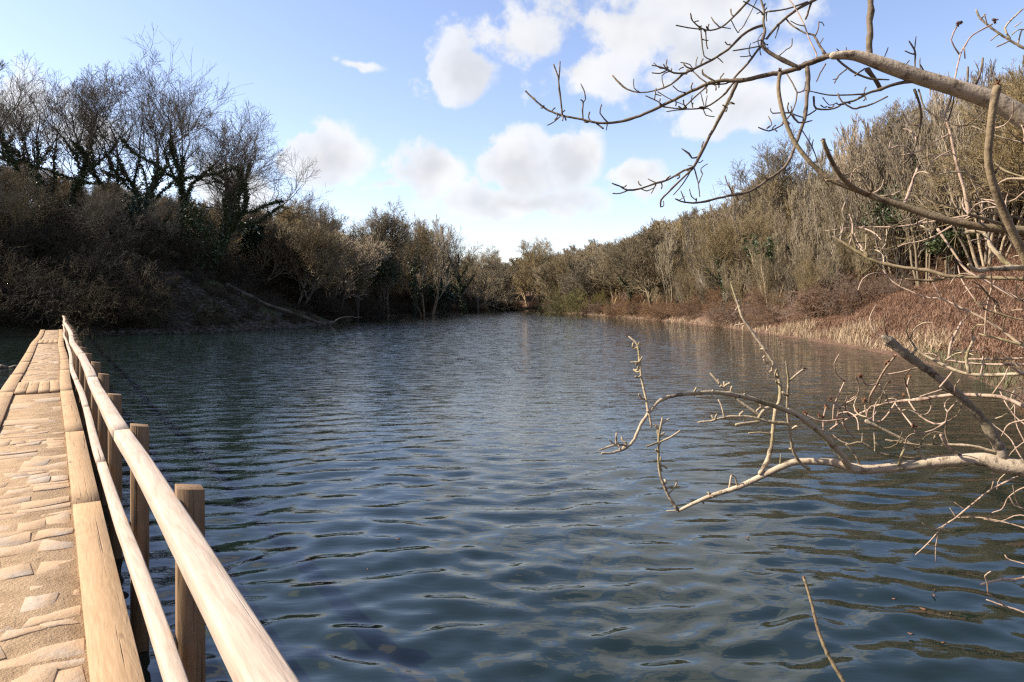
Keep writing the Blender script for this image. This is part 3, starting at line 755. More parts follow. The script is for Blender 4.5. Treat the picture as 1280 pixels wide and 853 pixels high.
def blades(n, box, dlo, dhi, hmin, hmax, width, lean, cond=None, droop=.5):
    xs = NR.uniform(box[0], box[1], n * 14); ys = NR.uniform(box[2], box[3], n * 14)
    dd = sdist(xs, ys); ok = (dd > dlo) & (dd < dhi) & (np.abs(xs / ys) < .86)
    if cond is not None: ok &= cond(xs, ys, dd)
    xs, ys = xs[ok][:n], ys[ok][:n]; m_ = len(xs); zs = ground(xs, ys)
    h_ = NR.uniform(hmin, hmax, m_); a = NR.uniform(0, 6.28, m_); l_ = lean * NR.uniform(.2, 1, m_)
    base = np.stack([xs, ys, zs - .03], -1); dirv = np.stack([np.cos(a) * l_, np.sin(a) * l_, np.ones(m_)], -1); dirv /= np.linalg.norm(dirv, axis=1, keepdims=True)
    side = np.stack([-np.sin(a), np.cos(a), np.zeros(m_)], -1) * (width * NR.uniform(.6, 1.3, m_))[:, None]
    tip = dirv * h_[:, None]; mid = dirv * (h_ * .55)[:, None] + np.array((0, 0, 1)) * (h_ * .06)[:, None]
    tip = tip - np.array((0, 0, 1)) * (h_ * l_ * droop * .3)[:, None]
    V = np.stack([base - side * .5, base + side * .5, base + mid + side * .45, base + mid - side * .45, base + tip], 1).reshape(-1, 3)
    i0 = np.arange(m_) * 5
    return V, np.stack([i0, i0 + 1, i0 + 2, i0 + 3], -1), np.stack([i0 + 3, i0 + 2, i0 + 4], -1)
V, q, t3 = blades(110000, (4, 52, 6, 50), .7, 15.5, .15, .5, .02, 2.6)
o = link('dead_bracken', mesh_np('dead_bracken', V, [q, t3], 'dead_bracken')); tag(o, 'rust-brown dead bracken carpeting the right bank', 'bracken', kind='stuff')
V1, q1, t1 = blades(7500, (6, 34, 24, 46), .05, 1.6, .3, .85, .014, 1.3, lambda x, y, d: d < 1.0 + .7 * np.sin(x * 1.1 + y * .6))
V2, q2, t2 = blades(6000, (8, 34, 44, 150), -.1, .7, .25, .6, .025, 1.2)
o = link('dry_reeds', mesh_np('dry_reeds', np.concatenate([V1, V2]), [np.concatenate([q1, q2 + len(V1)]), np.concatenate([t1, t2 + len(V1)])], 'dry_reed')); tag(o, 'pale straw-coloured dry grass fringing the right shore', 'dry grass', kind='stuff')
V1, q1, t1 = blades(1500, (9, 20, 16, 26), .0, .9, .12, .34, .014, .8)
V2, q2, t2 = blades(15000, (-34, -12, 42, 76), .8, 11, .15, .45, .03, .9, lambda x, y, d: np.sin(x * .9) * np.sin(y * .7 + x * .3) > .15)
V3, q3, t3 = blades(2500, (-14, 14, 176, 205), .0, 2.5, .2, .6, .06, .8)
ofs = [0, len(V1), len(V1) + len(V2)]
o = link('green_grass', mesh_np('green_grass', np.concatenate([V1, V2, V3]), [np.concatenate([q1, q2 + ofs[1], q3 + ofs[2]]), np.concatenate([t1, t2 + ofs[1], t3 + ofs[2]])], 'grass_blade')); tag(o, 'patches of short green grass on the banks', 'grass', kind='stuff')
# scree on the left bank
import bmesh
def rock_proto(seed):
    bm = bmesh.new(); bmesh.ops.create_icosphere(bm, subdivisions=1, radius=1)
    r_ = random.Random(seed)
    for v in bm.verts: v.co *= r_.uniform(.7, 1.25); v.co.z *= .6
    V = np.array([v.co[:] for v in bm.verts]); F_ = np.array([[v.index for v in f.verts] for f in bm.faces]); bm.free(); return V, F_
pts = region(2600, (-30, -10, 42, 78), -.3, 7.5, .05, .26, lambda x, y, d: rs_.random() < 1.2 - d * .15)
scatter_stuff('scree', [rock_proto(s) for s in range(5)], pts, 'rock', 'small grey stones scattered over the bare left bank', 'stones')

# the woods too far off to tell tree from tree
def proto_of(lib): 
    out = []
    for parts in lib:
        vs = []
        for _, me in parts[:2]:
            a_ = np.zeros(len(me.vertices) * 3, np.float32); me.vertices.foreach_get('co', a_); f_ = np.zeros(len(me.loops), np.int32); me.loops.foreach_get('vertex_index', f_)
            vs.append((a_.reshape(-1, 3), f_.reshape(-1, 4)))
        V_, F_ = join(vs); out.append((V_, F_[0]))
    return out
pts = region(190, (14, 50, 40, 92), 2.0, 12, .28, .62, lambda x, y, d: y > 46 or d > 13) + region(60, (12, 60, 24, 44), 14, 22, .3, .6)
scatter_stuff('sapling_thicket', proto_of(sapl), pts, 'tree_twig', 'thin pale saplings crowding the lower edge of the right wood', 'saplings')
scatter_stuff('distant_wood', proto_of(farlib), far_pts, 'tree_twig', 'bare brown wood receding along the far right shore', 'wood')
scatter_stuff('lake_head_wood', proto_of(headlib), head_pts, 'tree_twig', 'distant bare wood closing the head of the lake', 'wood')

pts = region(190, (-34, -12, 44, 76), .6, 9, .12, .5)
scatter_stuff('bank_litter', shr, pts, 'dark_bramble', 'low dead stems and litter on the bare left bank', 'litter')
# evergreen and ivy bushes
def bush(name, px, py, Y, rx, rz_, mat, label, n=5200, size=.16, stem=True):
    c = P3(px, py, Y); z0 = float(ground(c[0], c[1]))
    w_ = rx / FPX * Y; h_ = rz_ / FPX * Y
    o = empty(name, (c[0], c[1], z0)); tag(o, label, 'bush')
    lobes = [(R.gauss(0, .42), R.gauss(0, .42), R.gauss(0, .42), R.uniform(.35, .62)) for _ in range(16)]
    C = []
    while len(C) < n:
        lx, ly, lz, lr = R.choice(lobes)
        v_ = np.array((R.gauss(0, 1), R.gauss(0, 1), R.gauss(0, 1))); v_ /= np.linalg.norm(v_)
        C.append((np.array((lx, ly, lz)) + v_ * lr * R.uniform(.55, 1.05)) * np.array((w_, w_ * .9, h_)))
    C = np.array(C) + np.array((0, 0, c[2] - z0))
    V, F_ = leaves(C, size); link('foliage', mesh_np('foliage', V, F_, mat), o)
    ls = []
    for k in range(6):
        e = C[R.randrange(len(C))] * np.array((.6, .6, 1)); p0 = np.array((R.uniform(-.2, .2), R.uniform(-.2, .2), -.2))
        P = np.array([p0 + (e - p0) * t_ + np.array((R.gauss(0, .08), R.gauss(0, .08), 0)) * (t_ > 0) for t_ in np.linspace(0, 1, 6)]); ls.append((P, np.linspace(.07, .02, 6)))
    V, F_ = tubes(ls, 5); link('stem', mesh_np('stem', V, F_, 'dark_bark', True), o)
    return o
bush('evergreen_bush', 317, 296, 74, 14, 16, 'holly_leaf', 'round dark evergreen bush high on the left bank')
bush('ivy_bush', 300, 290, 75, 15, 16, 'ivy_leaf', 'olive green bush just left of the round dark evergreen', 3000)
bush('ivy_bush', 330, 322, 76, 13, 18, 'yellow_leaf', 'yellow-green ivy bush below the round dark evergreen', 2600)
bush('holly_bush', 372, 346, 80, 34, 32, 'holly_leaf', 'large dark holly mass above the fallen log', 7000, .2)
bush('holly_bush', 345, 330, 79, 18, 26, 'ivy_leaf', 'green ivy mound between the yellow-green bush and the dark holly', 3000, .18)
bush('budding_bush', 411, 345, 84, 13, 24, 'yellow_leaf', 'pale yellowish budding bush at the waterside by the fallen log', 1100, .13)
bush('budding_bush', 447, 342, 90, 17, 22, 'yellow_leaf', 'golden-leaved bush over the left shore near the log tip', 1500, .15)
bush('budding_bush', 458, 315, 96, 8, 14, 'yellow_leaf', 'small golden tuft above the golden-leaved bush', 500, .15)
bush('ivy_bush', 480, 290 + 50, 104, 20, 26, 'ivy_leaf', 'dim green bush at the foot of the left wood', 2200, .2)
bush('holly_bush', 600 - 48, 366, 128, 22, 16, 'holly_leaf', 'dark low evergreen under the far left trees', 2500, .25)
bush('ivy_bush', 30, 300, 56, 34, 40, 'ivy_leaf', 'dim ivy mass on the left hill above the bridge end', 4500, .15)
bush('holly_bush', 160, 280, 58, 28, 36, 'holly_leaf', 'dim dark evergreen in the middle of the left hill', 4500, .15)
bush('ivy_bush', 250, 300, 60, 26, 40, 'ivy_leaf', 'ivy mound wrapping the foot of the crooked tree', 4000, .15)
bush('holly_bush', 15, 360, 50, 26, 30, 'holly_leaf', 'glossy dark bush at the far end of the footbridge', 4000, .13)
bush('ivy_bush', 958, 318, 62, 26, 26, 'ivy_leaf', 'ivy-green patch among the trunks of the right wood', 1900, .17)
bush('ivy_bush', 1120, 262, 46, 44, 26, 'ivy_leaf', 'green ivy patch high in the right wood behind the olive shoot', 2200, .13)
bush('ivy_bush', 1190, 300, 42, 30, 20, 'ivy_leaf', 'green ivy patch right of the other, low in the right wood', 1300, .13)
bush('ivy_bush', 858, 372, 83, 12, 14, 'holly_leaf', 'dark hollow evergreen bush near the right shore', 1500, .16)
bush('ivy_bush', 915, 394, 63, 11, 11, 'holly_leaf', 'small dark bush at the waterline of the right shore', 1000, .13)
# willow-green shrubs on the far right shore
wl = []
for i in range(2):
    V, F_ = shrub(rs_, 3.6, 14, (10, 6, 4), .14, .008, (10, 40)); wl.append(mesh_np('branches', V, F_, 'willow_twig'))
for k, (px, Y, s, lab) in enumerate([(700, 138, 1.5, 'greenish willow shrub at the water where the right shore turns, leftmost of three'), (722, 128, 1.75, 'tallest greenish willow shrub on the far right shore, middle of three'), (745, 122, 1.2, 'greenish willow shrub on the far right shore, rightmost of three')]):
    x, y = fwd(px, Y); o = empty('willow_shrub', (x, y, float(ground(x, y)) - .1), k * 1.3); o.scale = (s, s, s); tag(o, lab, 'shrub', 'willow shrubs on the far right shore'); link('branches', wl[k % 2], o)

# fallen log and driftwood on the left bank
def log_obj(name, pix, w0, w1, mat, label, cat, jag=.25, sides=9):
    P = np.array([P3(*q) for q in pix]); n = 14
    tt = np.linspace(0, len(P) - 1, n); Pi = np.stack([np.interp(tt, np.arange(len(P)), P[:, k]) for k in range(3)], -1)
    Pi += NR.normal(size=Pi.shape) * .04
    r_ = np.linspace(w0, w1, n) * (1 + jag * NR.uniform(-.4, .4, n))
    Q = np.concatenate([[Pi[0]], Pi, [Pi[-1]]]); rr_ = np.concatenate([[.001], r_, [.001]])
    Q[0] -= (Pi[1] - Pi[0]) * .01; Q[-1] += (Pi[-1] - Pi[-2]) * .01
    V, F_ = tubes([(Q, rr_)], sides); o = link(name, mesh_np(name, V, F_, mat, True)); tag(o, label, cat); return o
def gpt(px, Y, dz): 
    x, y = fwd(px, Y); z = float(ground(x, y)) + dz; return (px, HOR + (EYE - z) / Y * FPX, Y)
log_obj('fallen_log', [gpt(283, 61, .3), gpt(325, 62.5, .35), gpt(365, 65, .35), gpt(403, 67.5, .15)], .19, .12, 'tree_bark', 'long fallen log lying down the bare left bank', 'log')
log_obj('driftwood', [(412, 404, 72), (425, 398, 73), (440, 396, 74), (452, 397, 75)], .07, .03, 'dead_wood', 'bleached driftwood branch at the water under the log', 'driftwood')
log_obj('floating_log', [(-40, 462, 21), (-5, 461, 21.5), (24, 460, 22)], .07, .05, 'dead_wood', 'pale log floating on the water left of the footbridge', 'log')

# ------------------------------------------------------------------ the overhanging trees of the near right bank
rb = random.Random(4)
placedB = []      # (px, py, Y) samples already grown: new branches start at the depth of the wood they touch
def catmull(pts, sub):
    P = np.array(pts, float)
    if len(P) == 2: return np.array([P[0] + (P[1] - P[0]) * t_ for t_ in np.linspace(0, 1, 5)])
    A = np.vstack([2 * P[0] - P[1], P, 2 * P[-1] - P[-2]]); out = []
    for i in range(1, len(A) - 2):
        p0, p1, p2, p3 = A[i - 1], A[i], A[i + 1], A[i + 2]
        for k in range(sub):
            t_ = k / sub
            out.append(.5 * ((2 * p1) + (-p0 + p2) * t_ + (2 * p0 - 5 * p1 + 4 * p2 - p3) * t_ ** 2 + (-p0 + 3 * p1 - 3 * p2 + p3) * t_ ** 3))
    out.append(P[-1]); return np.array(out)
def nearest(px, py):
    if not placedB: return 1e9, 0
    A = np.array(placedB); d_ = np.hypot(A[:, 0] - px, A[:, 1] - py); i = int(np.argmin(d_)); return d_[i], A[i, 2]
class Tree: pass
def branch(root, name, pix, w, mat, Y=None, sides=8, drift=.45, knots=True, blunt=None):
    """pix: points in photo pixels (only to aim), w: widths along it, Y: depth in metres (start, end) or None to hang on touching wood"""
    pix = [tuple(p_) for p_ in pix]
    if Y is None:
        d0_, y0_ = nearest(*pix[0]); d1_, y1_ = nearest(*pix[-1])
        L = sum(math.hypot(a[0] - b_[0], a[1] - b_[1]) for a, b_ in zip(pix, pix[1:]))
        dr = rb.uniform(-drift, drift) * L / FPX * y0_
        if d0_ < 14 and d1_ < 10 and len(pix) > 3: Y = (y0_, y1_)
        elif d0_ <= d1_: Y = (y0_, y0_ + dr)
        else: Y = (y1_ + rb.uniform(-drift, drift) * L / FPX * y1_, y1_)
    W0 = np.interp(np.linspace(0, 1, len(pix)), np.linspace(0, 1, len(w)), w) if len(w) != len(pix) else np.array(w, float)
    seglen = [0]
    for a, b_ in zip(pix, pix[1:]): seglen.append(seglen[-1] + math.hypot(a[0] - b_[0], a[1] - b_[1]))
    q = np.array([(p_[0], p_[1], Wk) for p_, Wk in zip(pix, W0)])
    c = catmull(q, max(2, int(seglen[-1] / len(pix) / 5)))
    cl = np.concatenate([[0], np.cumsum(np.hypot(np.diff(c[:, 0]), np.diff(c[:, 1])))]); tt = cl / max(cl[-1], 1e-6)
    Yc = Y[0] + (Y[1] - Y[0]) * tt
    for (a, b_, _), yy in list(zip(c, Yc))[::2]: placedB.append((a, b_, yy))
    P = np.stack([(c[:, 0] - 640) / FPX * Yc, Yc, EYE - (c[:, 1] - HOR) / FPX * Yc], -1)
    r_ = np.maximum(c[:, 2], 1.0) / FPX * Yc * .5
    if knots:
        k_ = np.array([rb.random() for _ in r_]); r_ = r_ * np.where(k_ < .16, 1.22, np.where(k_ > .9, .93, 1.0))
        P = P + np.array([[rb.gauss(0, .10) for _ in range(3)] for _ in r_]) * r_[:, None]
    # closed rounded ends
    t0 = (P[1] - P[0]) / (np.linalg.norm(P[1] - P[0]) + 1e-9); t1 = (P[-1] - P[-2]) / (np.linalg.norm(P[-1] - P[-2]) + 1e-9)
    P = np.vstack([P[0] - t0 * r_[0] * .6, P, P[-1] + t1 * r_[-1] * .5, P[-1] + t1 * r_[-1] * .8]); r_ = np.concatenate([[r_[0] * .3], r_, [r_[-1] * .7, r_[-1] * .05]])
    V, F_ = tubes([(P, r_)], sides)
    return link(name, mesh_np(name, V, F_, mat, True), root)
def bud(root, px, py, size=5, spiky=True):
    d_, yy = nearest(px, py); c = P3(px, py, yy); s = .72 * size / FPX * yy
    ls = []
    for k in range(11):
        v_ = np.array((rb.gauss(0, 1), rb.gauss(0, 1), rb.gauss(.1, 1))); v_ /= np.linalg.norm(v_)
        ls.append((np.array([c, c + v_ * s * .5, c + v_ * s * rb.uniform(.8, 1.1)]), np.array([s * .22, s * .26, s * .04])))
    V, F_ = tubes(ls, 5); return link('bud_cluster', mesh_np('bud_cluster', V, F_, 'bud', True), root)
def spurs(root, pts, n, lmin=4, lmax=13, w=2.2, mat='ash_branch'):
    """short fruiting spurs along a traced line"""
    c = catmull([(a, b_, 0) for a, b_ in pts], 8)
    for k in range(n):
        i = rb.randrange(1, len(c)); px, py = c[i][0], c[i][1]
        a = rb.uniform(0, 6.28); L = rb.uniform(lmin, lmax)
        branch(root, 'twig', [(px, py), (px + L * .5 * math.cos(a) + rb.uniform(-1, 1), py + L * .5 * math.sin(a)), (px + L * math.cos(a + .35), py + L * math.sin(a + .35) - 1)], [w, w * .9, w * 1.15], mat, None, 5, 1.0)

ash = empty('overhanging_ash_tree', (3.0, 2.35, float(ground(3.0, 2.35))))
tag(ash, 'bare lichen-spotted ash reaching its limbs in from the right over the water', 'tree')
ash_root = ash
def A(name, pix, w, mat='ash_branch', Y=None, sides=8, **k):
    o = branch(ash_root, name, pix, w, mat, Y, sides, **k)
    o.matrix_parent_inverse = inv
    return o
inv = __import__('mathutils').Matrix.Translation(-Vector(ash.location))
_bud, _spurs, _branch = bud, spurs, branch
def branch(root, *a, **k):
    o = _branch(root, *a, **k)
    o.matrix_parent_inverse = __import__('mathutils').Matrix.Translation(-Vector(root.location)); return o
def bud(px, py, size=5, root=None):
    root = root or ash; o = _bud(root, px, py, size); o.matrix_parent_inverse = __import__('mathutils').Matrix.Translation(-Vector(root.location)); return o
def A(name, pix, w, mat='ash_branch', Y=None, sides=8, **k): return branch(ash, name, pix, w, mat, Y, sides, **k)
# trunk, off the right edge, rooted in the bank
gz0 = float(ground(3.0, 2.35))
tp = [(3.0, 2.35, gz0 - .3), (3.02, 2.38, .8), (2.95, 2.45, 1.4), (2.9, 2.5, 2.2), (3.0, 2.5, 3.2), (3.15, 2.6, 4.3), (3.1, 2.8, 5.6)]
tq = catmull([(*p_, 0) for p_ in tp], 5)[:, :3]
V, F_ = tubes([(tq, np.linspace(.14, .05, len(tq)))], 12)
o = link('trunk', mesh_np('trunk', V, F_, 'ash_bark', True), ash); o.matrix_parent_inverse = inv
# upper limb: out of the trunk, up and over to the left
ULY = (2.62, 3.5)
main_px = [(1500, 385), (1430, 290), (1360, 208), (1310, 168), (1280, 148), (1245, 128), (1200, 112), (1150, 97), (1110, 83), (1070, 70), (1040, 70), (1010, 80), (990, 88), (960, 94), (925, 101), (895, 102), (865, 114), (830, 131), (800, 145), (772, 153), (749, 154), (729, 150), (702, 144.5), (682, 136), (664, 121), (657, 114)]
A('limb', main_px[:11], [44, 38, 32, 27, 24.5, 22.5, 20, 18.5, 17.5, 13, 9], 'ash_bark', (2.62, 2.9), 14, knots=False)
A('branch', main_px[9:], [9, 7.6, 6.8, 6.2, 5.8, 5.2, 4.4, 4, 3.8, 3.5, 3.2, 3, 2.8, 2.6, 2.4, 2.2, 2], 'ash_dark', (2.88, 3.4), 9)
UP = [
 ([(703, 145), (701, 126), (699, 111), (698, 98), (692, 81)], [4, 3.2]), ([(698.5, 100), (699.5, 88), (700, 77)], [3.4, 2.6]),
 ([(729, 150), (728, 138), (729, 128), (726, 125)], [3, 3]), ([(729, 129), (732, 124)], [2.4, 2]),
 ([(760, 154), (750, 142), (752, 131)], [3.2, 2.6]), ([(700, 146), (692, 153), (684, 157)], [2.6, 2]), ([(746, 155), (754, 161)], [3.2, 4]), ([(759, 155), (758, 163)], [2.4, 2]),
 ([(1000, 86), (970, 71), (953, 57), (956, 40), (954, 30), (955, 15), (951, 0), (948, -18)], [10, 8.5, 8, 6.5, 6, 5, 4.5, 4.5]),
 ([(953, 32), (941, 36), (927, 45), (910, 62), (890, 75), (870, 85), (856, 91.5), (842, 91.5), (834, 87), (821, 83), (815, 82)], [6.5, 6, 5.5, 5.5, 5, 5, 4.5, 4, 4, 3, 2.6]),
 ([(834, 88), (825, 92), (815, 91.5)], [3, 2.6]), ([(866, 87), (858, 84), (854, 80)], [4, 3.4]),
 ([(854, 92.5), (839, 105.6), (821, 113), (800, 116), (784, 112), (775, 105), (766, 95)], [4.2, 3.6, 3.2, 3, 4, 4.6, 3.4]),
 ([(951, 57.7), (934, 80), (917, 98.5)], [5, 4.4]), ([(949, 58), (935, 61), (916, 64)], [3, 2.6]), ([(938, 70), (932, 71), (925, 71)], [2.6, 2]),
 ([(889, 75), (880, 70), (877, 49), (876, 38)], [2.8, 2.8]), ([(936, 1), (917, 21), (901, 34.5), (882, 38), (866, 27), (863, 17)], [5, 4, 3.6, 3.4, 3, 3]),
 ([(948, -18), (942, -8), (936, 1)], [5, 5]),
 ([(882, 38), (883, 56), (884.5, 61)], [3, 2.6]), ([(877, 37), (860, 35), (845, 32)], [3, 3]), ([(899, 34), (893, 28), (889, 22)], [3, 2.4]),
 ([(914, 26), (922, 41), (924, 38), (930, 32), (946, 0), (950, -10)], [2.4, 1.8]), ([(953, 19), (949, 13), (929, 2)], [3.2, 3]),
 ([(958, 49), (973, 31), (997, 11.5), (1019, 0), (1035, -14)], [5, 5.5, 6, 7, 7]), ([(1009, 3), (983, 11.5), (961, 15)], [3.6, 3.2]), ([(1014, 4), (1007, 24)], [4.4, 4.4]), ([(974, 32), (969, 48)], [2.6, 2]),
 ([(1033, 70), (1024, 57), (1017, 44), (1007, 42), (992, 33.7), (983, 24.6)], [6, 5, 4.4, 3.6, 3.2, 3.4]), ([(1019, 45), (1023, 36), (1023, 28)], [3, 2.6]), ([(1024, 56), (1029, 48)], [2.4, 2]),
 ([(1020, 74), (1020, 66), (1012, 51), (1006, 33), (994, 10), (984, -2)], [3.4, 2.8], 'pink_twig'), ([(974, 70), (983, 62)], [2.4, 2]),
 ([(1009, 84), (1009.6, 111.5), (1005.6, 147), (995, 179), (982, 207.5), (961, 224), (936, 240), (910, 245), (876, 253), (856, 253), (844, 249)], [9, 8.5, 8, 6.5, 6, 5.5, 5, 5, 4.5, 3.6, 2.6]),
 ([(936, 241), (938, 250), (936, 262)], [3.8, 3]), ([(856, 252), (851, 239)], [2.6, 2.2]), ([(916, 243), (909, 229), (906, 220)], [2.6, 2.4]), ([(1003, 164), (1015, 184), (1022, 203)], [2.8, 2.6]),
 ([(921, 103), (908, 132), (887.5, 169), (867, 210)], [8.5, 7, 6.5, 6]), ([(867, 209), (854, 214), (835, 225), (820, 229.5), (801, 236), (784, 238), (775, 233), (765, 229.5)], [5, 4.6, 4, 3.8, 3.6, 3.4, 3, 2.6]), ([(785, 238), (775, 242), (766, 242)], [3.2, 2.4]),
 ([(866, 211), (850, 226), (835, 241), (826, 250), (826, 259)], [4.2, 4, 3.8, 4.4, 3]), ([(865, 211), (854, 229.5), (841.6, 244)], [2.8, 2.2]), ([(868, 211), (872.6, 229.5), (874.5, 246)], [2.8, 2.4]), ([(873, 230), (878, 218)], [2.6, 2]),
 ([(873, 196), (865, 198), (861, 192), (852, 186)], [2.8, 3.4, 5, 2]), ([(820, 229), (810, 224)], [3, 2.4]), ([(820, 231), (814, 242)], [2.6, 2]),
 ([(918, 102), (902.6, 120.6), (882, 134), (857.5, 136.6), (829, 134)], [4.5, 3.8, 3.6, 3.2, 3]), ([(857, 137), (845, 138), (833, 140)], [2.6, 2]), ([(884, 108), (868, 122), (854, 135.6)], [3.4, 3]),
 ([(828, 132), (822, 127), (807, 120)], [3, 2.6]), ([(818, 125), (820, 111)], [2.6, 2.2]), ([(822, 115), (837, 124), (854, 131)], [2.2, 2], 'pink_twig'), ([(880, 133), (876, 117)], [2.2, 2], 'pink_twig'), ([(857, 116), (848, 114), (841, 107.5)], [2.8, 2.4]),
 ([(893, 102), (879, 93), (878, 88)], [4.6, 3.6]), ([(884, 104), (875, 98), (867, 90)], [3.4, 3]), ([(917, 100), (907, 105), (893, 106), (884, 104)], [3.4, 3]),
 ([(1084, 87), (1093, 98.5), (1101, 112)], [10, 9, 9]),
 ([(1152, 100), (1120, 105), (1101, 112), (1084, 117), (1068, 126), (1055, 129), (1042, 136), (1020, 136), (1017, 121.5)], [9, 7, 6.5, 5, 4.5, 4.2, 4, 4, 5]),
 ([(1081, 118), (1055, 119), (1035, 119), (1007, 113)], [4, 3.4, 3.2, 2.6]), ([(1047, 117), (1052, 127), (1066, 136), (1075, 134.6), (1091, 130), (1109, 121)], [3.4, 3.6, 4, 4.6, 3.4, 3]),
 ([(1047, 75), (1065, 89.5), (1088, 98.5), (1111, 100)], [4.4, 5, 4.2, 3]), ([(1081, 86), (1068, 95)], [3.6, 3]), ([(1058, 87), (1048, 95), (1043, 104)], [2.6, 3]), ([(1032, 80), (1025, 92), (1020.5, 102)], [2.8, 2.8]), ([(1103, 78), (1110, 60)], [2.2, 2]),
 ([(983, 92), (996, 116), (991.5, 137), (984.5, 148), (975, 158), (961, 164), (948, 159.5)], [3.4, 3, 3, 3.4, 3.2, 3.2, 3]), ([(998, 116), (1009, 113)], [2.4, 2.2]), ([(1019.6, 138), (1003, 147), (987, 141), (966, 142), (963, 136)], [3, 3.2, 3.2, 2.6, 2]), ([(989, 142), (998, 153.7), (1015, 151)], [5, 4.6, 2.6]),
 ([(1142, 98), (1144, 69.6), (1142, 61), (1136, 51.7)], [4, 3.4, 3.6, 2.6]), ([(1143, 62), (1145, 46)], [2.6, 2]), ([(1144, 68), (1138, 67), (1131, 64)], [4, 2.4]), ([(1150, 100), (1149.6, 73)], [3, 2.4]), ([(1160, 100), (1155, 90), (1150, 81)], [3, 2.4]),
 ([(1208.6, 112), (1209.7, 84)], [4.6, 4]), ([(1216, 114), (1226, 89), (1228, 73)], [4.6, 4.4]), ([(1125, 91), (1136, 76)], [2.6, 2.4]), ([(1173, 104), (1163, 97)], [3, 2]),
 ([(1143, 112), (1150.6, 137), (1150, 158), (1140, 193), (1128, 206)], [6, 4.6, 4, 3.2, 2.4]), ([(1148, 112), (1157, 137), (1180, 150), (1195, 157), (1214, 155), (1233, 137)], [4, 3.6, 3, 3, 2.6, 2.2]),
]
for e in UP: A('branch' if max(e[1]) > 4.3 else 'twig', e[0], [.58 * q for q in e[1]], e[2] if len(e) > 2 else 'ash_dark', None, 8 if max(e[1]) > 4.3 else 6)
A('branch', [(1086, 74), (1087, 41), (1088, 0), (1088, -45), (1092, -90)], [7.5, 7, 7, 6.5, 6], 'ash_dark', (2.88, 2.95), 10)
for pts, n in (([(660, 118), (702, 144), (760, 154)], 9), ([(830, 85), (870, 85), (927, 45)], 9), ([(770, 232), (820, 230), (867, 210)], 8), ([(860, 20), (882, 38), (917, 21)], 7), ([(800, 145), (865, 114), (900, 102)], 10), ([(1020, 136), (1055, 129), (1084, 117)], 8), ([(868, 207), (908, 132)], 4), ([(845, 249), (910, 245), (960, 224)], 6), ([(955, 8), (955, 30), (960, 60)], 6), ([(948, 160), (975, 158), (996, 116)], 7), ([(850, 135), (882, 134)], 5)):
    for _ in range(1):
        c = catmull([(a, b_, 0) for a, b_ in pts], 8)
        for k in range(n):
            i = rb.randrange(1, len(c)); px, py = c[i][0], c[i][1]; a = rb.uniform(0, 6.28); L = rb.uniform(3.5, 10)
            A('twig', [(px, py), (px + L * .5 * math.cos(a), py + L * .5 * math.sin(a)), (px + L * math.cos(a + .35), py + L * math.sin(a + .35) - 1)], [1.9, 1.5, 1.9], 'ash_dark', None, 5, drift=1.0)

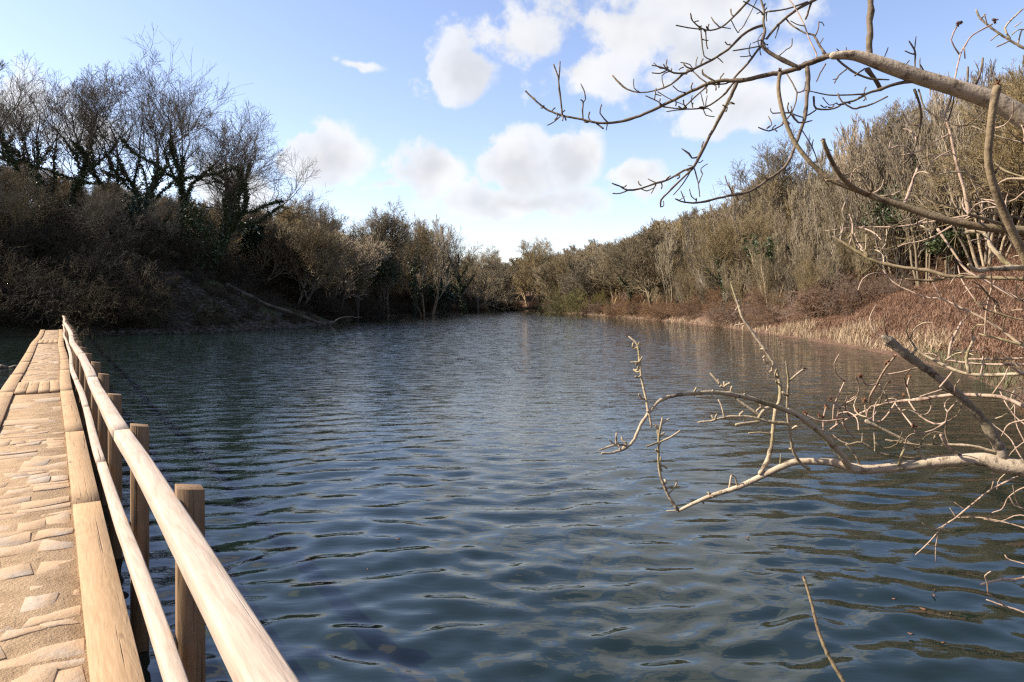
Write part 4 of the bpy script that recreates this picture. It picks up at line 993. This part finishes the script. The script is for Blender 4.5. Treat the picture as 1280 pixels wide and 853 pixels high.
# lower limb
A('limb', [(1470, 610), (1400, 608), (1330, 598), (1280, 586), (1251, 581), (1232, 575), (1214, 574), (1191, 576), (1167, 578), (1139, 582), (1120, 584.5), (1090, 586.5), (1066, 585), (1040, 578.4), (1000, 577), (983, 581), (957, 593), (923, 609), (886, 621), (847, 639)],
  [27, 25, 23, 21.5, 20.5, 18.5, 15.5, 14, 13.2, 12.6, 12.2, 12, 11.6, 9.5, 8.2, 8, 7.4, 6.4, 5.2, 3.8], 'ash_bark', (2.6, 3.25), 14, knots=False)
LO = [
 ([(1063, 586), (1050, 567.5), (1030, 545.5), (1012, 530), (990, 516), (965, 506.7), (935, 497.6), (904.6, 491.5), (877, 491), (846.7, 494), (825, 500.6), (813, 514), (801, 531), (793, 549.4), (782, 560), (767, 566), (752, 567)], [14, 12, 11, 10, 9.5, 9, 8.5, 8, 7.5, 7, 7, 6.5, 6, 5.5, 5, 4.5, 4]),
 ([(787, 557), (769, 556.4), (749, 563)], [4, 3.6, 3]), ([(770, 557), (770.5, 541.8)], [3.6, 2.8]), ([(769, 556), (761, 550)], [3, 2]),
 ([(814, 534), (808.6, 503.7), (802.5, 476), (799.5, 452), (796.4, 430.5), (786, 421)], [5, 5, 4.4, 4.2, 4, 2.8]), ([(799.5, 453), (789, 453)], [4, 2.6]), ([(799, 452), (803, 446)], [3, 2.4]), ([(797, 434), (799, 428)], [3.4, 2.4]),
 ([(848, 638), (834.5, 618), (825, 592), (823, 567.7), (824, 543), (828, 522)], [6, 5.2, 4.8, 4.4, 4.2, 3]), ([(824, 553), (838, 547), (850, 538.7)], [4, 3.4]), ([(823, 553), (808.6, 558.5)], [3.6, 3]), ([(836, 617), (845, 607), (845, 599.7)], [3.6, 3]), ([(828, 530), (836, 523.5)], [3, 2.4]), ([(826, 533), (817, 531)], [3, 2.4]), ([(846, 638), (833, 639)], [3, 2]),
 ([(950, 592), (961, 570.7), (965.6, 543), (968.7, 516), (974, 500.6), (974.8, 482), (968.7, 458), (953, 433.5), (938, 412), (928, 398), (923, 382), (914, 356)], [8.5, 8, 7.5, 7, 6.5, 6, 5.6, 5.2, 5, 4.6, 4.4, 3.4]),
 ([(1011, 586), (999, 577), (990, 558.5), (986, 531), (984, 503.7), (985.4, 476), (982.4, 452)], [7, 6, 5.5, 5.5, 5, 4.6, 3]), ([(986, 477), (999, 465.5), (1005, 461)], [3.4, 3.6]),
 ([(986, 529.6), (965.6, 528), (947, 523.5), (929, 520.4), (904.6, 522), (889, 526.5), (872.6, 528)], [6.5, 6, 5, 4.4, 4, 4, 3]), ([(905, 521), (901.6, 506.7), (898, 500)], [3.4, 2.8]), ([(950, 526), (944, 528), (920, 531)], [5.5, 5.5, 6]),
 ([(957, 525), (923, 500.6), (904.6, 485), (888, 467)], [5, 5, 4.6, 3.4]), ([(948, 523), (955, 512), (966, 508)], [5.5, 6]), ([(964, 543), (950, 541), (936, 541.8)], [4, 3]), ([(911, 612), (914, 595)], [4, 3]), ([(922, 609), (919, 597), (914, 593)], [3.6, 2.6]), ([(975, 580), (976, 568)], [3, 2]), ([(893, 618), (884, 616)], [3, 2]),
 ([(914, 355), (914, 352)], [3, 2]), ([(930, 405), (918, 407)], [3, 2.2]), ([(923, 383), (919, 388)], [3, 2.2]),
 ([(1254, 575), (1248, 560), (1240.7, 545), (1226.6, 524), (1203, 498.5), (1179.7, 478.5), (1154, 458.6), (1130, 442), (1112, 426), (1103, 421)], [22, 18, 17, 16, 14.5, 14, 14, 14.5, 14, 8], 'dead_wood'),
 ([(1120, 436), (1113, 433), (1106, 430)], [8, 5], 'dead_wood'), ([(1135, 446), (1145, 437), (1137, 425)], [6, 3], 'dead_wood'),
 ([(1156, 580), (1150, 565.5), (1131.5, 551.5), (1099.6, 535.6), (1081.7, 526.6)], [7, 6, 6.5, 6.5, 8]), ([(1246, 566), (1217, 558), (1186.8, 556), (1163, 558), (1135, 554.8), (1107, 550)], [6, 5.2, 5, 4.6, 4, 3.2]), ([(1201, 568), (1184, 559), (1176, 544)], [5, 5, 4.4], 'pink_twig'), ([(1123, 580), (1131.6, 557)], [5, 4.4]),
 ([(1152, 574), (1123.5, 571.4), (1099.6, 566.5), (1077.7, 553.5), (1061.8, 555.5)], [3.8, 3.4], 'olive_shoot'), ([(1093.6, 564), (1092.6, 541.5)], [3.4, 2.6]), ([(1077.7, 554), (1078, 541)], [3, 2.4]), ([(1075, 582), (1069.7, 569.4), (1057.8, 555.5)], [5, 4, 3.4]),
 ([(1241, 588), (1242, 600), (1239, 611)], [2.6, 2.2], 'pink_twig')]
for e in LO: A('branch' if max(e[1]) > 4.3 else 'twig', e[0], [.67 * q for q in e[1]], e[2] if len(e) > 2 else 'ash_branch', None, 9 if max(e[1]) > 4.3 else 6, drift=.35)
for pts, n in (([(872, 528), (930, 520), (966, 508)], 10), ([(888, 467), (923, 500)], 8), ([(846, 494), (935, 497)], 4), ([(790, 430), (802, 476), (810, 520)], 8), ([(828, 524), (824, 570), (836, 618)], 9), ([(914, 356), (938, 412), (974, 480)], 10), ([(985, 470), (990, 560)], 7), ([(860, 632), (923, 609)], 5), ([(752, 566), (793, 549)], 4), ([(1107, 550), (1186, 556)], 5)):
    c = catmull([(a, b_, 0) for a, b_ in pts], 8)
    for k in range(n):
        i = rb.randrange(1, len(c)); d_, yy = nearest(c[i][0], c[i][1]); px, py = c[i][0], c[i][1]; a = rb.uniform(0, 6.28); L = rb.uniform(3, 9)
        A('twig', [(px, py), (px + L * .5 * math.cos(a), py + L * .5 * math.sin(a)), (px + L * math.cos(a + .35), py + L * math.sin(a + .35) - 1)], [2.8, 2.4, 2.8], 'ash_branch', None, 5, drift=1.0)
bud(1005, 461, 5)

# the olive green shoots of a younger tree, nearer than the ash limbs
sap = empty('young_ash_sapling', (2.55, 2.05, float(ground(2.55, 2.05)))); tag(sap, 'olive-barked young ash shoots with blunt buds sweeping in at the right edge', 'tree')
def B(name, pix, w, mat='olive_shoot', Y=None, sides=8, **k): return branch(sap, name, pix, w, mat, Y, sides, **k)
def ps(x, y, z): return (640 + x / y * FPX, HOR + (EYE - z) / y * FPX)
g1 = float(ground(2.55, 2.05))
B('stem', [ps(2.5, 2.05, g1 - .2), ps(2.45, 2.05, 1.0), ps(2.3, 2.05, 1.7), ps(2.2, 2.05, 2.1), ps(2.25, 2.05, 2.8), ps(2.35, 2.05, 3.6)], [30, 28, 26, 24, 20, 14], Y=(2.05, 2.05), sides=10)
B('branch', [(1560, 330), (1480, 318), (1400, 304), (1330, 293), (1280, 288), (1234, 285), (1200, 279), (1167, 271), (1129, 258), (1100, 249), (1080, 241), (1062, 234.5), (1041, 226), (1022, 212), (1008, 198), (991.5, 175), (980, 146.7), (974, 121), (973, 104.5), (975, 92)],
  [13, 12.5, 12, 11, 10.4, 10, 9.6, 9.2, 8.8, 8.4, 7.6, 7, 6.4, 6, 5.8, 5.4, 5.2, 5, 4.8, 5], Y=(2.05, 2.5), sides=10, knots=False)
B('branch', [(1084, 244), (1066, 234.5), (1052, 221.6), (1041, 205), (1032.5, 186.5), (1029, 177)], [7, 6.4, 6, 5.6, 5.8, 5], knots=False)
B('branch', [(1500, 470), (1400, 420), (1330, 380), (1290, 338), (1278, 316), (1260, 278), (1247, 247), (1238, 218), (1235, 195), (1237, 170), (1241, 135), (1246, 110)], [12, 11.5, 11, 10.5, 10, 9.6, 9.4, 9, 8.8, 8.8, 8.8, 10], Y=(1.9, 1.75), sides=12, knots=False)
bud(975, 88, 5, sap); bud(1029, 175, 5, sap); bud(1247, 104, 9, sap)
SP = [
 ([(1130, 257), (1138, 235), (1147, 211)], [5.5, 5, 5.5], 'pink_twig'), ([(1041, 226), (1033, 226)], [5, 5]),
 ([(1360, 352), (1280, 348.6), (1219, 347), (1184, 345), (1161, 338.5), (1125.5, 334), (1095, 327), (1074, 316), (1055, 304.5), (1041, 296)], [7, 6.5, 6.2, 6.5, 6.2, 6, 6, 5.5, 5, 4], 'olive_shoot', (2.2, 2.75)),
 ([(1070, 313), (1068, 304), (1064, 294)], [5, 4.6]), ([(1085, 321), (1080, 313)], [5, 5]), ([(1182, 326), (1183, 345), (1172, 350), (1153, 351), (1132, 349)], [5, 5, 4.6, 4, 3]),
 ([(1300, 335), (1268, 335), (1254, 325), (1238, 307), (1229, 291), (1214, 290), (1203, 292)], [9, 9, 8.5, 8, 7, 6.5, 5], 'ash_branch', (2.3, 2.45)), ([(1285, 334), (1245, 336), (1222, 338), (1210, 331)], [9, 9, 8, 5], 'ash_branch'),
 ([(1300, 450), (1278, 433.5), (1254.5, 415), (1231, 399.5), (1207.6, 388), (1177, 374), (1161, 372.5), (1137, 364), (1114, 351), (1102, 335)], [5.5, 5, 5, 4.6, 4.2, 3.6, 3, 2.6, 2.4, 2], 'pink_twig', (2.6, 3.0)), ([(1177, 374), (1170, 361), (1161, 344)], [3.2, 2.8], 'pink_twig'),
 ([(1300, 388), (1277, 376), (1254, 364), (1226, 348), (1207, 337), (1189, 311.6), (1172, 287)], [5.5, 5, 4.8, 4.6, 4.4, 4, 4.4], 'pink_twig', (2.5, 2.8)),
 ([(1220, 268), (1161, 277.6), (1121, 283.4), (1067, 284.6), (1032, 289)], [3.4, 3, 2.8, 2.4, 2], 'pink_twig', (2.7, 3.1)), ([(1218, 268), (1193, 281), (1161, 298.7), (1130, 305.7), (1114, 312.8), (1093, 309)], [3.4, 3.2, 3, 2.8, 2.2, 1.8], 'pink_twig'),
 ([(1300, 404), (1268, 398), (1245, 391), (1226, 384), (1217, 372.5)], [4, 3.8, 3.8, 3.6, 3.8], 'olive_shoot', (2.5, 2.6)), ([(1243, 351), (1238, 365), (1233, 386.6), (1231, 417)], [3.6, 3.4], 'pink_twig'),
 ([(1211, 272), (1204.7, 236), (1196, 207), (1189, 173), (1183.5, 153), (1180, 145)], [5.5, 5.2, 5, 4.6, 4.2, 3.8], 'pink_twig', (2.75, 2.85)), ([(1180, 145.6), (1187.6, 126.6), (1192, 105.5), (1200, 69.6), (1207.6, 55), (1216, 44), (1240, 30.6)], [3.6, 3.4, 3.2, 3, 2.8, 2.6, 2.4], 'pink_twig', (2.85, 3.0)), ([(1199.5, 69), (1188.6, 50.6), (1197, 31.6)], [2.8, 2.4], 'pink_twig'), ([(1205, 60), (1206, 73)], [2.6, 2.6], 'pink_twig'),
 ([(1211, 268), (1240, 277), (1262, 284)], [6, 6.5, 7], 'olive_shoot'), ([(1228, 284), (1227, 268), (1228, 250)], [4, 3.6], 'pink_twig'),
 ([(1225, 249), (1216, 229), (1207, 216), (1185, 216), (1169, 218), (1160, 200), (1159, 184)], [2.8, 2.4], 'ash_branch'), ([(1190, 188), (1173.5, 196), (1160, 207)], [2.4, 2], 'pink_twig'), ([(1186, 168), (1167, 178), (1149, 189), (1122, 194.6), (1111, 188)], [2.6, 2.4, 2.2, 2.2, 2], 'pink_twig'),
 ([(1300, 228), (1280, 222), (1256, 213.5), (1243, 204)], [3.4, 3], 'ash_branch', (2.6, 2.7)), ([(1300, 184), (1280, 179), (1245, 170), (1215, 158)], [3.4, 3, 2.6], 'ash_branch', (2.7, 2.8)), ([(1300, 225), (1280, 224), (1260, 223.5), (1247, 231), (1243, 240)], [5, 4, 3, 2.4], 'pink_twig', (2.55, 2.7)), ([(1280, 240), (1262, 252), (1225, 249)], [2.8, 2.4], 'pink_twig', (2.6, 2.75)),
 ([(1290, 460), (1280, 456), (1240.7, 456), (1205.5, 453.5), (1182, 450)], [4.6, 4.4, 4.2, 4, 3], 'pink_twig', (2.7, 2.9)), ([(1300, 466), (1280, 466.8), (1240.7, 469), (1212.5, 468), (1191, 462), (1163, 448), (1147, 438.7), (1137, 425.8)], [7, 6.8, 6.5, 6, 5.5, 5, 4.4, 3.6], 'ash_branch', (2.6, 2.9)), ([(1211, 466), (1208, 447), (1218, 422)], [5.5, 5, 4.6], 'ash_branch'), ([(1185.6, 450), (1188, 430.5), (1202, 402)], [4.6, 4.2, 4], 'pink_twig'),
 ([(1300, 440), (1280, 433), (1269, 429), (1224, 417.6)], [5.5, 5, 4.6, 3.6], 'ash_branch', (2.6, 2.7)), ([(1300, 447), (1280, 448), (1245, 449), (1211, 449)], [4.6, 4.2, 4], 'pink_twig', (2.65, 2.8)),
 ([(1280, 470), (1262, 458.6), (1254.8, 472.7), (1240.7, 492.6)], [2.8, 2.6], 'pink_twig'),
 ([(1320, 525), (1280, 508), (1252, 497), (1217, 494), (1187, 494), (1147, 499.6), (1112, 503), (1095.6, 507.7), (1071.7, 518.6), (1052, 527), (1036, 538.6)], [8.5, 8, 7.5, 7, 6.8, 6, 5.5, 5, 4.4, 3.8, 3], 'pink_twig', (2.65, 3.3)),
 ([(1054, 524), (1026, 526.6), (1006, 517.6)], [3.4, 3], 'pink_twig'), ([(1041, 525), (1043, 505.7), (1055.8, 477)], [3.2, 3], 'pink_twig'), ([(1044, 535.6), (1050, 509.7), (1067.7, 496.7)], [3.2, 2.8], 'pink_twig'), ([(1050, 510), (1044, 503)], [2.4, 2], 'pink_twig'), ([(1029, 537.6), (1029, 523.6), (1032, 509.7)], [3, 2.8], 'pink_twig'),
 ([(1087.6, 508), (1087.6, 495.7), (1095.6, 481.8), (1103.6, 466), (1119.5, 444)], [3.8, 3.6, 3.6, 3.4, 3], 'pink_twig'), ([(1096, 480), (1083.7, 481.8), (1075.7, 472)], [3, 2.8], 'pink_twig'), ([(1105, 469), (1127.5, 465), (1143, 461)], [3, 2.4], 'pink_twig'), ([(1110, 500), (1103.6, 487.8), (1099, 481)], [3.4, 3], 'ash_branch'), ([(1119.5, 503), (1107.6, 520.6), (1097.6, 527.6), (1083.7, 521.6), (1080.7, 501.7)], [3.6, 3.4, 3.2, 3, 2.6], 'pink_twig'),
 ([(1137.5, 498), (1133.5, 483.8), (1136.5, 471.8)], [3, 2.8], 'pink_twig'), ([(1053, 527.6), (1057.8, 537.6), (1068.7, 547.5)], [3.4, 3.2], 'pink_twig'), ([(1136, 502), (1149, 519.6), (1168, 530), (1182, 527.8), (1184.4, 515), (1196, 502)], [3, 3.2, 3.2, 3.4, 3, 3], 'pink_twig'), ([(1182, 528), (1165.7, 538), (1147, 541.9), (1142, 534.8)], [3.4, 3.2, 3, 2.6], 'pink_twig'), ([(1175, 484), (1190, 465.7)], [4, 3.6], 'pink_twig'), ([(1178, 487), (1150, 496)], [3, 2.6], 'pink_twig'),
]
for e in SP: B('branch' if max(e[1]) > 4.3 else 'twig', e[0], [.68 * q for q in e[1]], e[2] if len(e) > 2 else 'olive_shoot', e[3] if len(e) > 3 else None, 8 if max(e[1]) > 4.3 else 6, drift=.35)
for (x, y, s) in [(1006, 516, 5), (1055, 476, 3), (1033, 508, 6), (1029, 522, 5), (1038, 500, 5.5), (1075, 470, 6), (1118, 445, 4), (1136, 471, 5), (1080, 500, 6.5), (1071, 513, 6), (1142, 533, 7), (1129, 494, 5), (1024, 520, 5), (1108, 452, 7), (1243, 26, 6), (1199, 29, 6), (1197, 32, 4), (1112, 478, 3.5)]: bud(x, y, s, sap)
# hair-thin side twigs all over the sapling's far branches
cand = [p_ for p_ in placedB if 1040 < p_[0] < 1285 and 150 < p_[1] < 560]
for k in range(120):
    px, py, _ = rb.choice(cand); a = rb.uniform(-3.14, 0.6); L = rb.uniform(14, 46); bend = rb.uniform(-.9, .9)
    pts = [(px, py), (px + L * .4 * math.cos(a), py + L * .4 * math.sin(a)), (px + L * .75 * math.cos(a + bend * .5), py + L * .75 * math.sin(a + bend * .5)), (px + L * math.cos(a + bend), py + L * math.sin(a + bend))]
    B('twig', pts, [2.0, 1.7, 1.5, 1.3], rb.choice(['pink_twig', 'pink_twig', 'ash_branch', 'ash_dark']), None, 5, drift=.8)
cand = [p_ for p_ in placedB if p_[0] < 1080 and p_[1] < 260]
for k in range(50):
    px, py, _ = rb.choice(cand); a = rb.uniform(-3.14, 3.14); L = rb.uniform(7, 20); bend = rb.uniform(-.8, .8)
    A('twig', [(px, py), (px + L * .5 * math.cos(a), py + L * .5 * math.sin(a)), (px + L * math.cos(a + bend), py + L * math.sin(a + bend))], [1.5, 1.3, 1.2], 'ash_dark', None, 5, drift=.8)
# a wispy twig of another tree against the sky, top right
wsp = empty('wispy_thorn_branch', tuple(P3(1420, 120, 6))); tag(wsp, 'wispy twig with tiny buds against the sky in the top right corner', 'branch')
for pix, w, Yv in [([(1420, 120), (1340, 90), (1280, 61), (1262, 50.6), (1248, 42), (1226.6, 25), (1220, 13)], [9, 6, 3.6, 3.2, 3, 2.6, 2.4], (6, 6.3)), ([(1262, 49), (1256, 36), (1264, 25), (1278, 12)], [2.6, 2], None), ([(1262, 51), (1252, 56), (1245, 59)], [2, 1.6], None), ([(1248, 43), (1238, 51)], [1.8, 1.4], None), ([(1272, 57), (1276, 40), (1281, 36)], [2.2, 1.6], None), ([(1234, 33), (1230, 18)], [1.8, 1.4], None), ([(1226, 24), (1232, 18)], [1.8, 1.4], None), ([(1285, 63), (1282, 45), (1287, 30)], [2.4, 1.6], None), ([(1264, 44), (1272, 38), (1280, 37)], [1.6, 1.3], None), ([(1268, 34), (1276, 28)], [1.6, 1.3], None)]:
    branch(wsp, 'twig', pix, w, 'ash_branch', Yv, 5, .5)
# thin bramble stems hanging over the water at the lower right
brm = empty('bramble_stems', tuple(P3(1400, 640, 3.0))); tag(brm, 'thin arching pinkish bramble stems over the water below the lower limb', 'bramble')
for pix, w, Yv in [([(1400, 560), (1330, 570), (1270, 596.6), (1240, 611.6), (1221, 625.7), (1195, 647), (1180, 657.6), (1159, 680), (1144, 694)], [4, 3.6, 3.4, 3.2, 3, 2.6, 2.2, 2, 1.6], (2.9, 3.2)), ([(1340, 680), (1280, 660), (1251, 652), (1223, 647), (1195, 647)], [3, 2.6, 2.4, 2.2, 2], (2.9, 3.15)), ([(1173.5, 665), (1169.7, 682), (1169.7, 702)], [2, 1.6], None), ([(1194, 648), (1169, 662), (1153, 654)], [2, 1.5], None), ([(1205, 637), (1193, 628)], [1.7, 1.4], None), ([(1195, 647), (1187, 635)], [1.7, 1.4], None), ([(1170, 683), (1160, 681)], [1.5, 1.3], None),
    ([(1360, 700), (1280, 721.6), (1249.5, 725), (1225, 731)], [4.6, 4, 3.6, 3], (2.8, 3.0)), ([(1360, 800), (1280, 766), (1256.6, 758), (1233, 749.8)], [4, 3.4, 3.2, 2.6], (2.8, 2.95)), ([(1255, 757), (1250, 752), (1235.5, 742.7), (1234, 729), (1230.8, 720), (1238, 714.6)], [2.8, 2.4], None),
    ([(1340, 600), (1290, 606), (1262, 620), (1253, 636), (1240, 641)], [2.8, 2.2, 2, 1.8, 1.6], (3.2, 3.4)), ([(1262, 621), (1268, 632), (1280, 636)], [1.8, 1.6], None), ([(1266, 607), (1271, 628), (1280, 640)], [1.8, 1.6], (3.3, 3.4)), ([(1310, 655), (1275, 644), (1250, 652), (1230, 649)], [2.2, 1.8], (3.3, 3.4)),
    ([(1310, 740), (1290, 710), (1262, 700), (1256, 694)], [2.2, 2], (2.9, 3)), ([(1330, 480), (1290, 520), (1262, 530), (1252, 545)], [3, 2.6, 2.4, 2], (3.3, 3.5)), ([(1330, 560), (1280, 530), (1262, 512), (1250, 490)], [3, 2.2, 2, 1.6], (3.3, 3.6)), ([(1310, 620), (1275, 570), (1262, 548), (1240, 530)], [2.6, 2, 1.8, 1.4], (3.3, 3.6)), ([(1300, 540), (1270, 560), (1258, 575)], [2.2, 1.6], (3.3, 3.5)), ([(1300, 600), (1284, 560), (1270, 530), (1268, 505)], [2.2, 1.6], (3.4, 3.6)), ([(1300, 575), (1270, 585), (1250, 598), (1246, 612)], [2, 1.6], (3.3, 3.4))]:
    branch(brm, 'stem', pix, [.75 * q for q in w], 'pink_twig', Yv, 5, .4)
# the lone stick at the bottom
stk = empty('bare_shoot', tuple(P3(1085, 940, 2.35))); tag(stk, 'single upright bare shoot with a dark bud at the bottom of the picture', 'shoot')
branch(stk, 'stem', [(1085, 940), (1070, 885), (1055, 853), (1036, 821), (1024.5, 793), (1012.8, 748.6), (1004.6, 722)], [5, 5, 4.8, 4.6, 4.3, 3.8, 3.5], 'olive_shoot', (2.3, 2.5), 8)
bud(1004.5, 721, 4, stk)

# dead leaves and twigs afloat near the bank
fl = []
for k in range(7):
    px = rb.gauss(1170, 50); py = rb.gauss(772, 28); Yd = EYE * FPX / (py - HOR)
    x, y = fwd(px, Yd); fl.append((x, y, .012))
for k in range(3):
    px = rb.uniform(420, 1000); py = rb.uniform(520, 850); Yd = EYE * FPX / (py - HOR); x, y = fwd(px, Yd); fl.append((x, y, .012))
for k, (x, y, z) in enumerate(fl):
    n = 6; a0 = rb.random() * 6.28; L = rb.uniform(.012, .034); w_ = L * rb.uniform(.18, .4)
    V = []
    for q in range(n):
        t_ = 2 * math.pi * q / n; u, v_ = math.cos(t_) * L, math.sin(t_) * w_
        V.append((u * math.cos(a0) - v_ * math.sin(a0), u * math.sin(a0) + v_ * math.cos(a0), .004 * math.cos(2 * t_)))
    V.append((0, 0, -.003)); V.append((0, 0, .006))
    f = [(q, (q + 1) % n, n + 1) for q in range(n)] + [((q + 1) % n, q, n) for q in range(n)]
    o = link('floating_leaf', mesh_np('floating_leaf', np.array(V), np.array(f), 'bud'), None, (x, y, z))
    tag(o, 'tiny brown dead leaf floating on the near water', 'leaf', 'floating dead leaves')
print('OBJECTS', len(COL.objects))
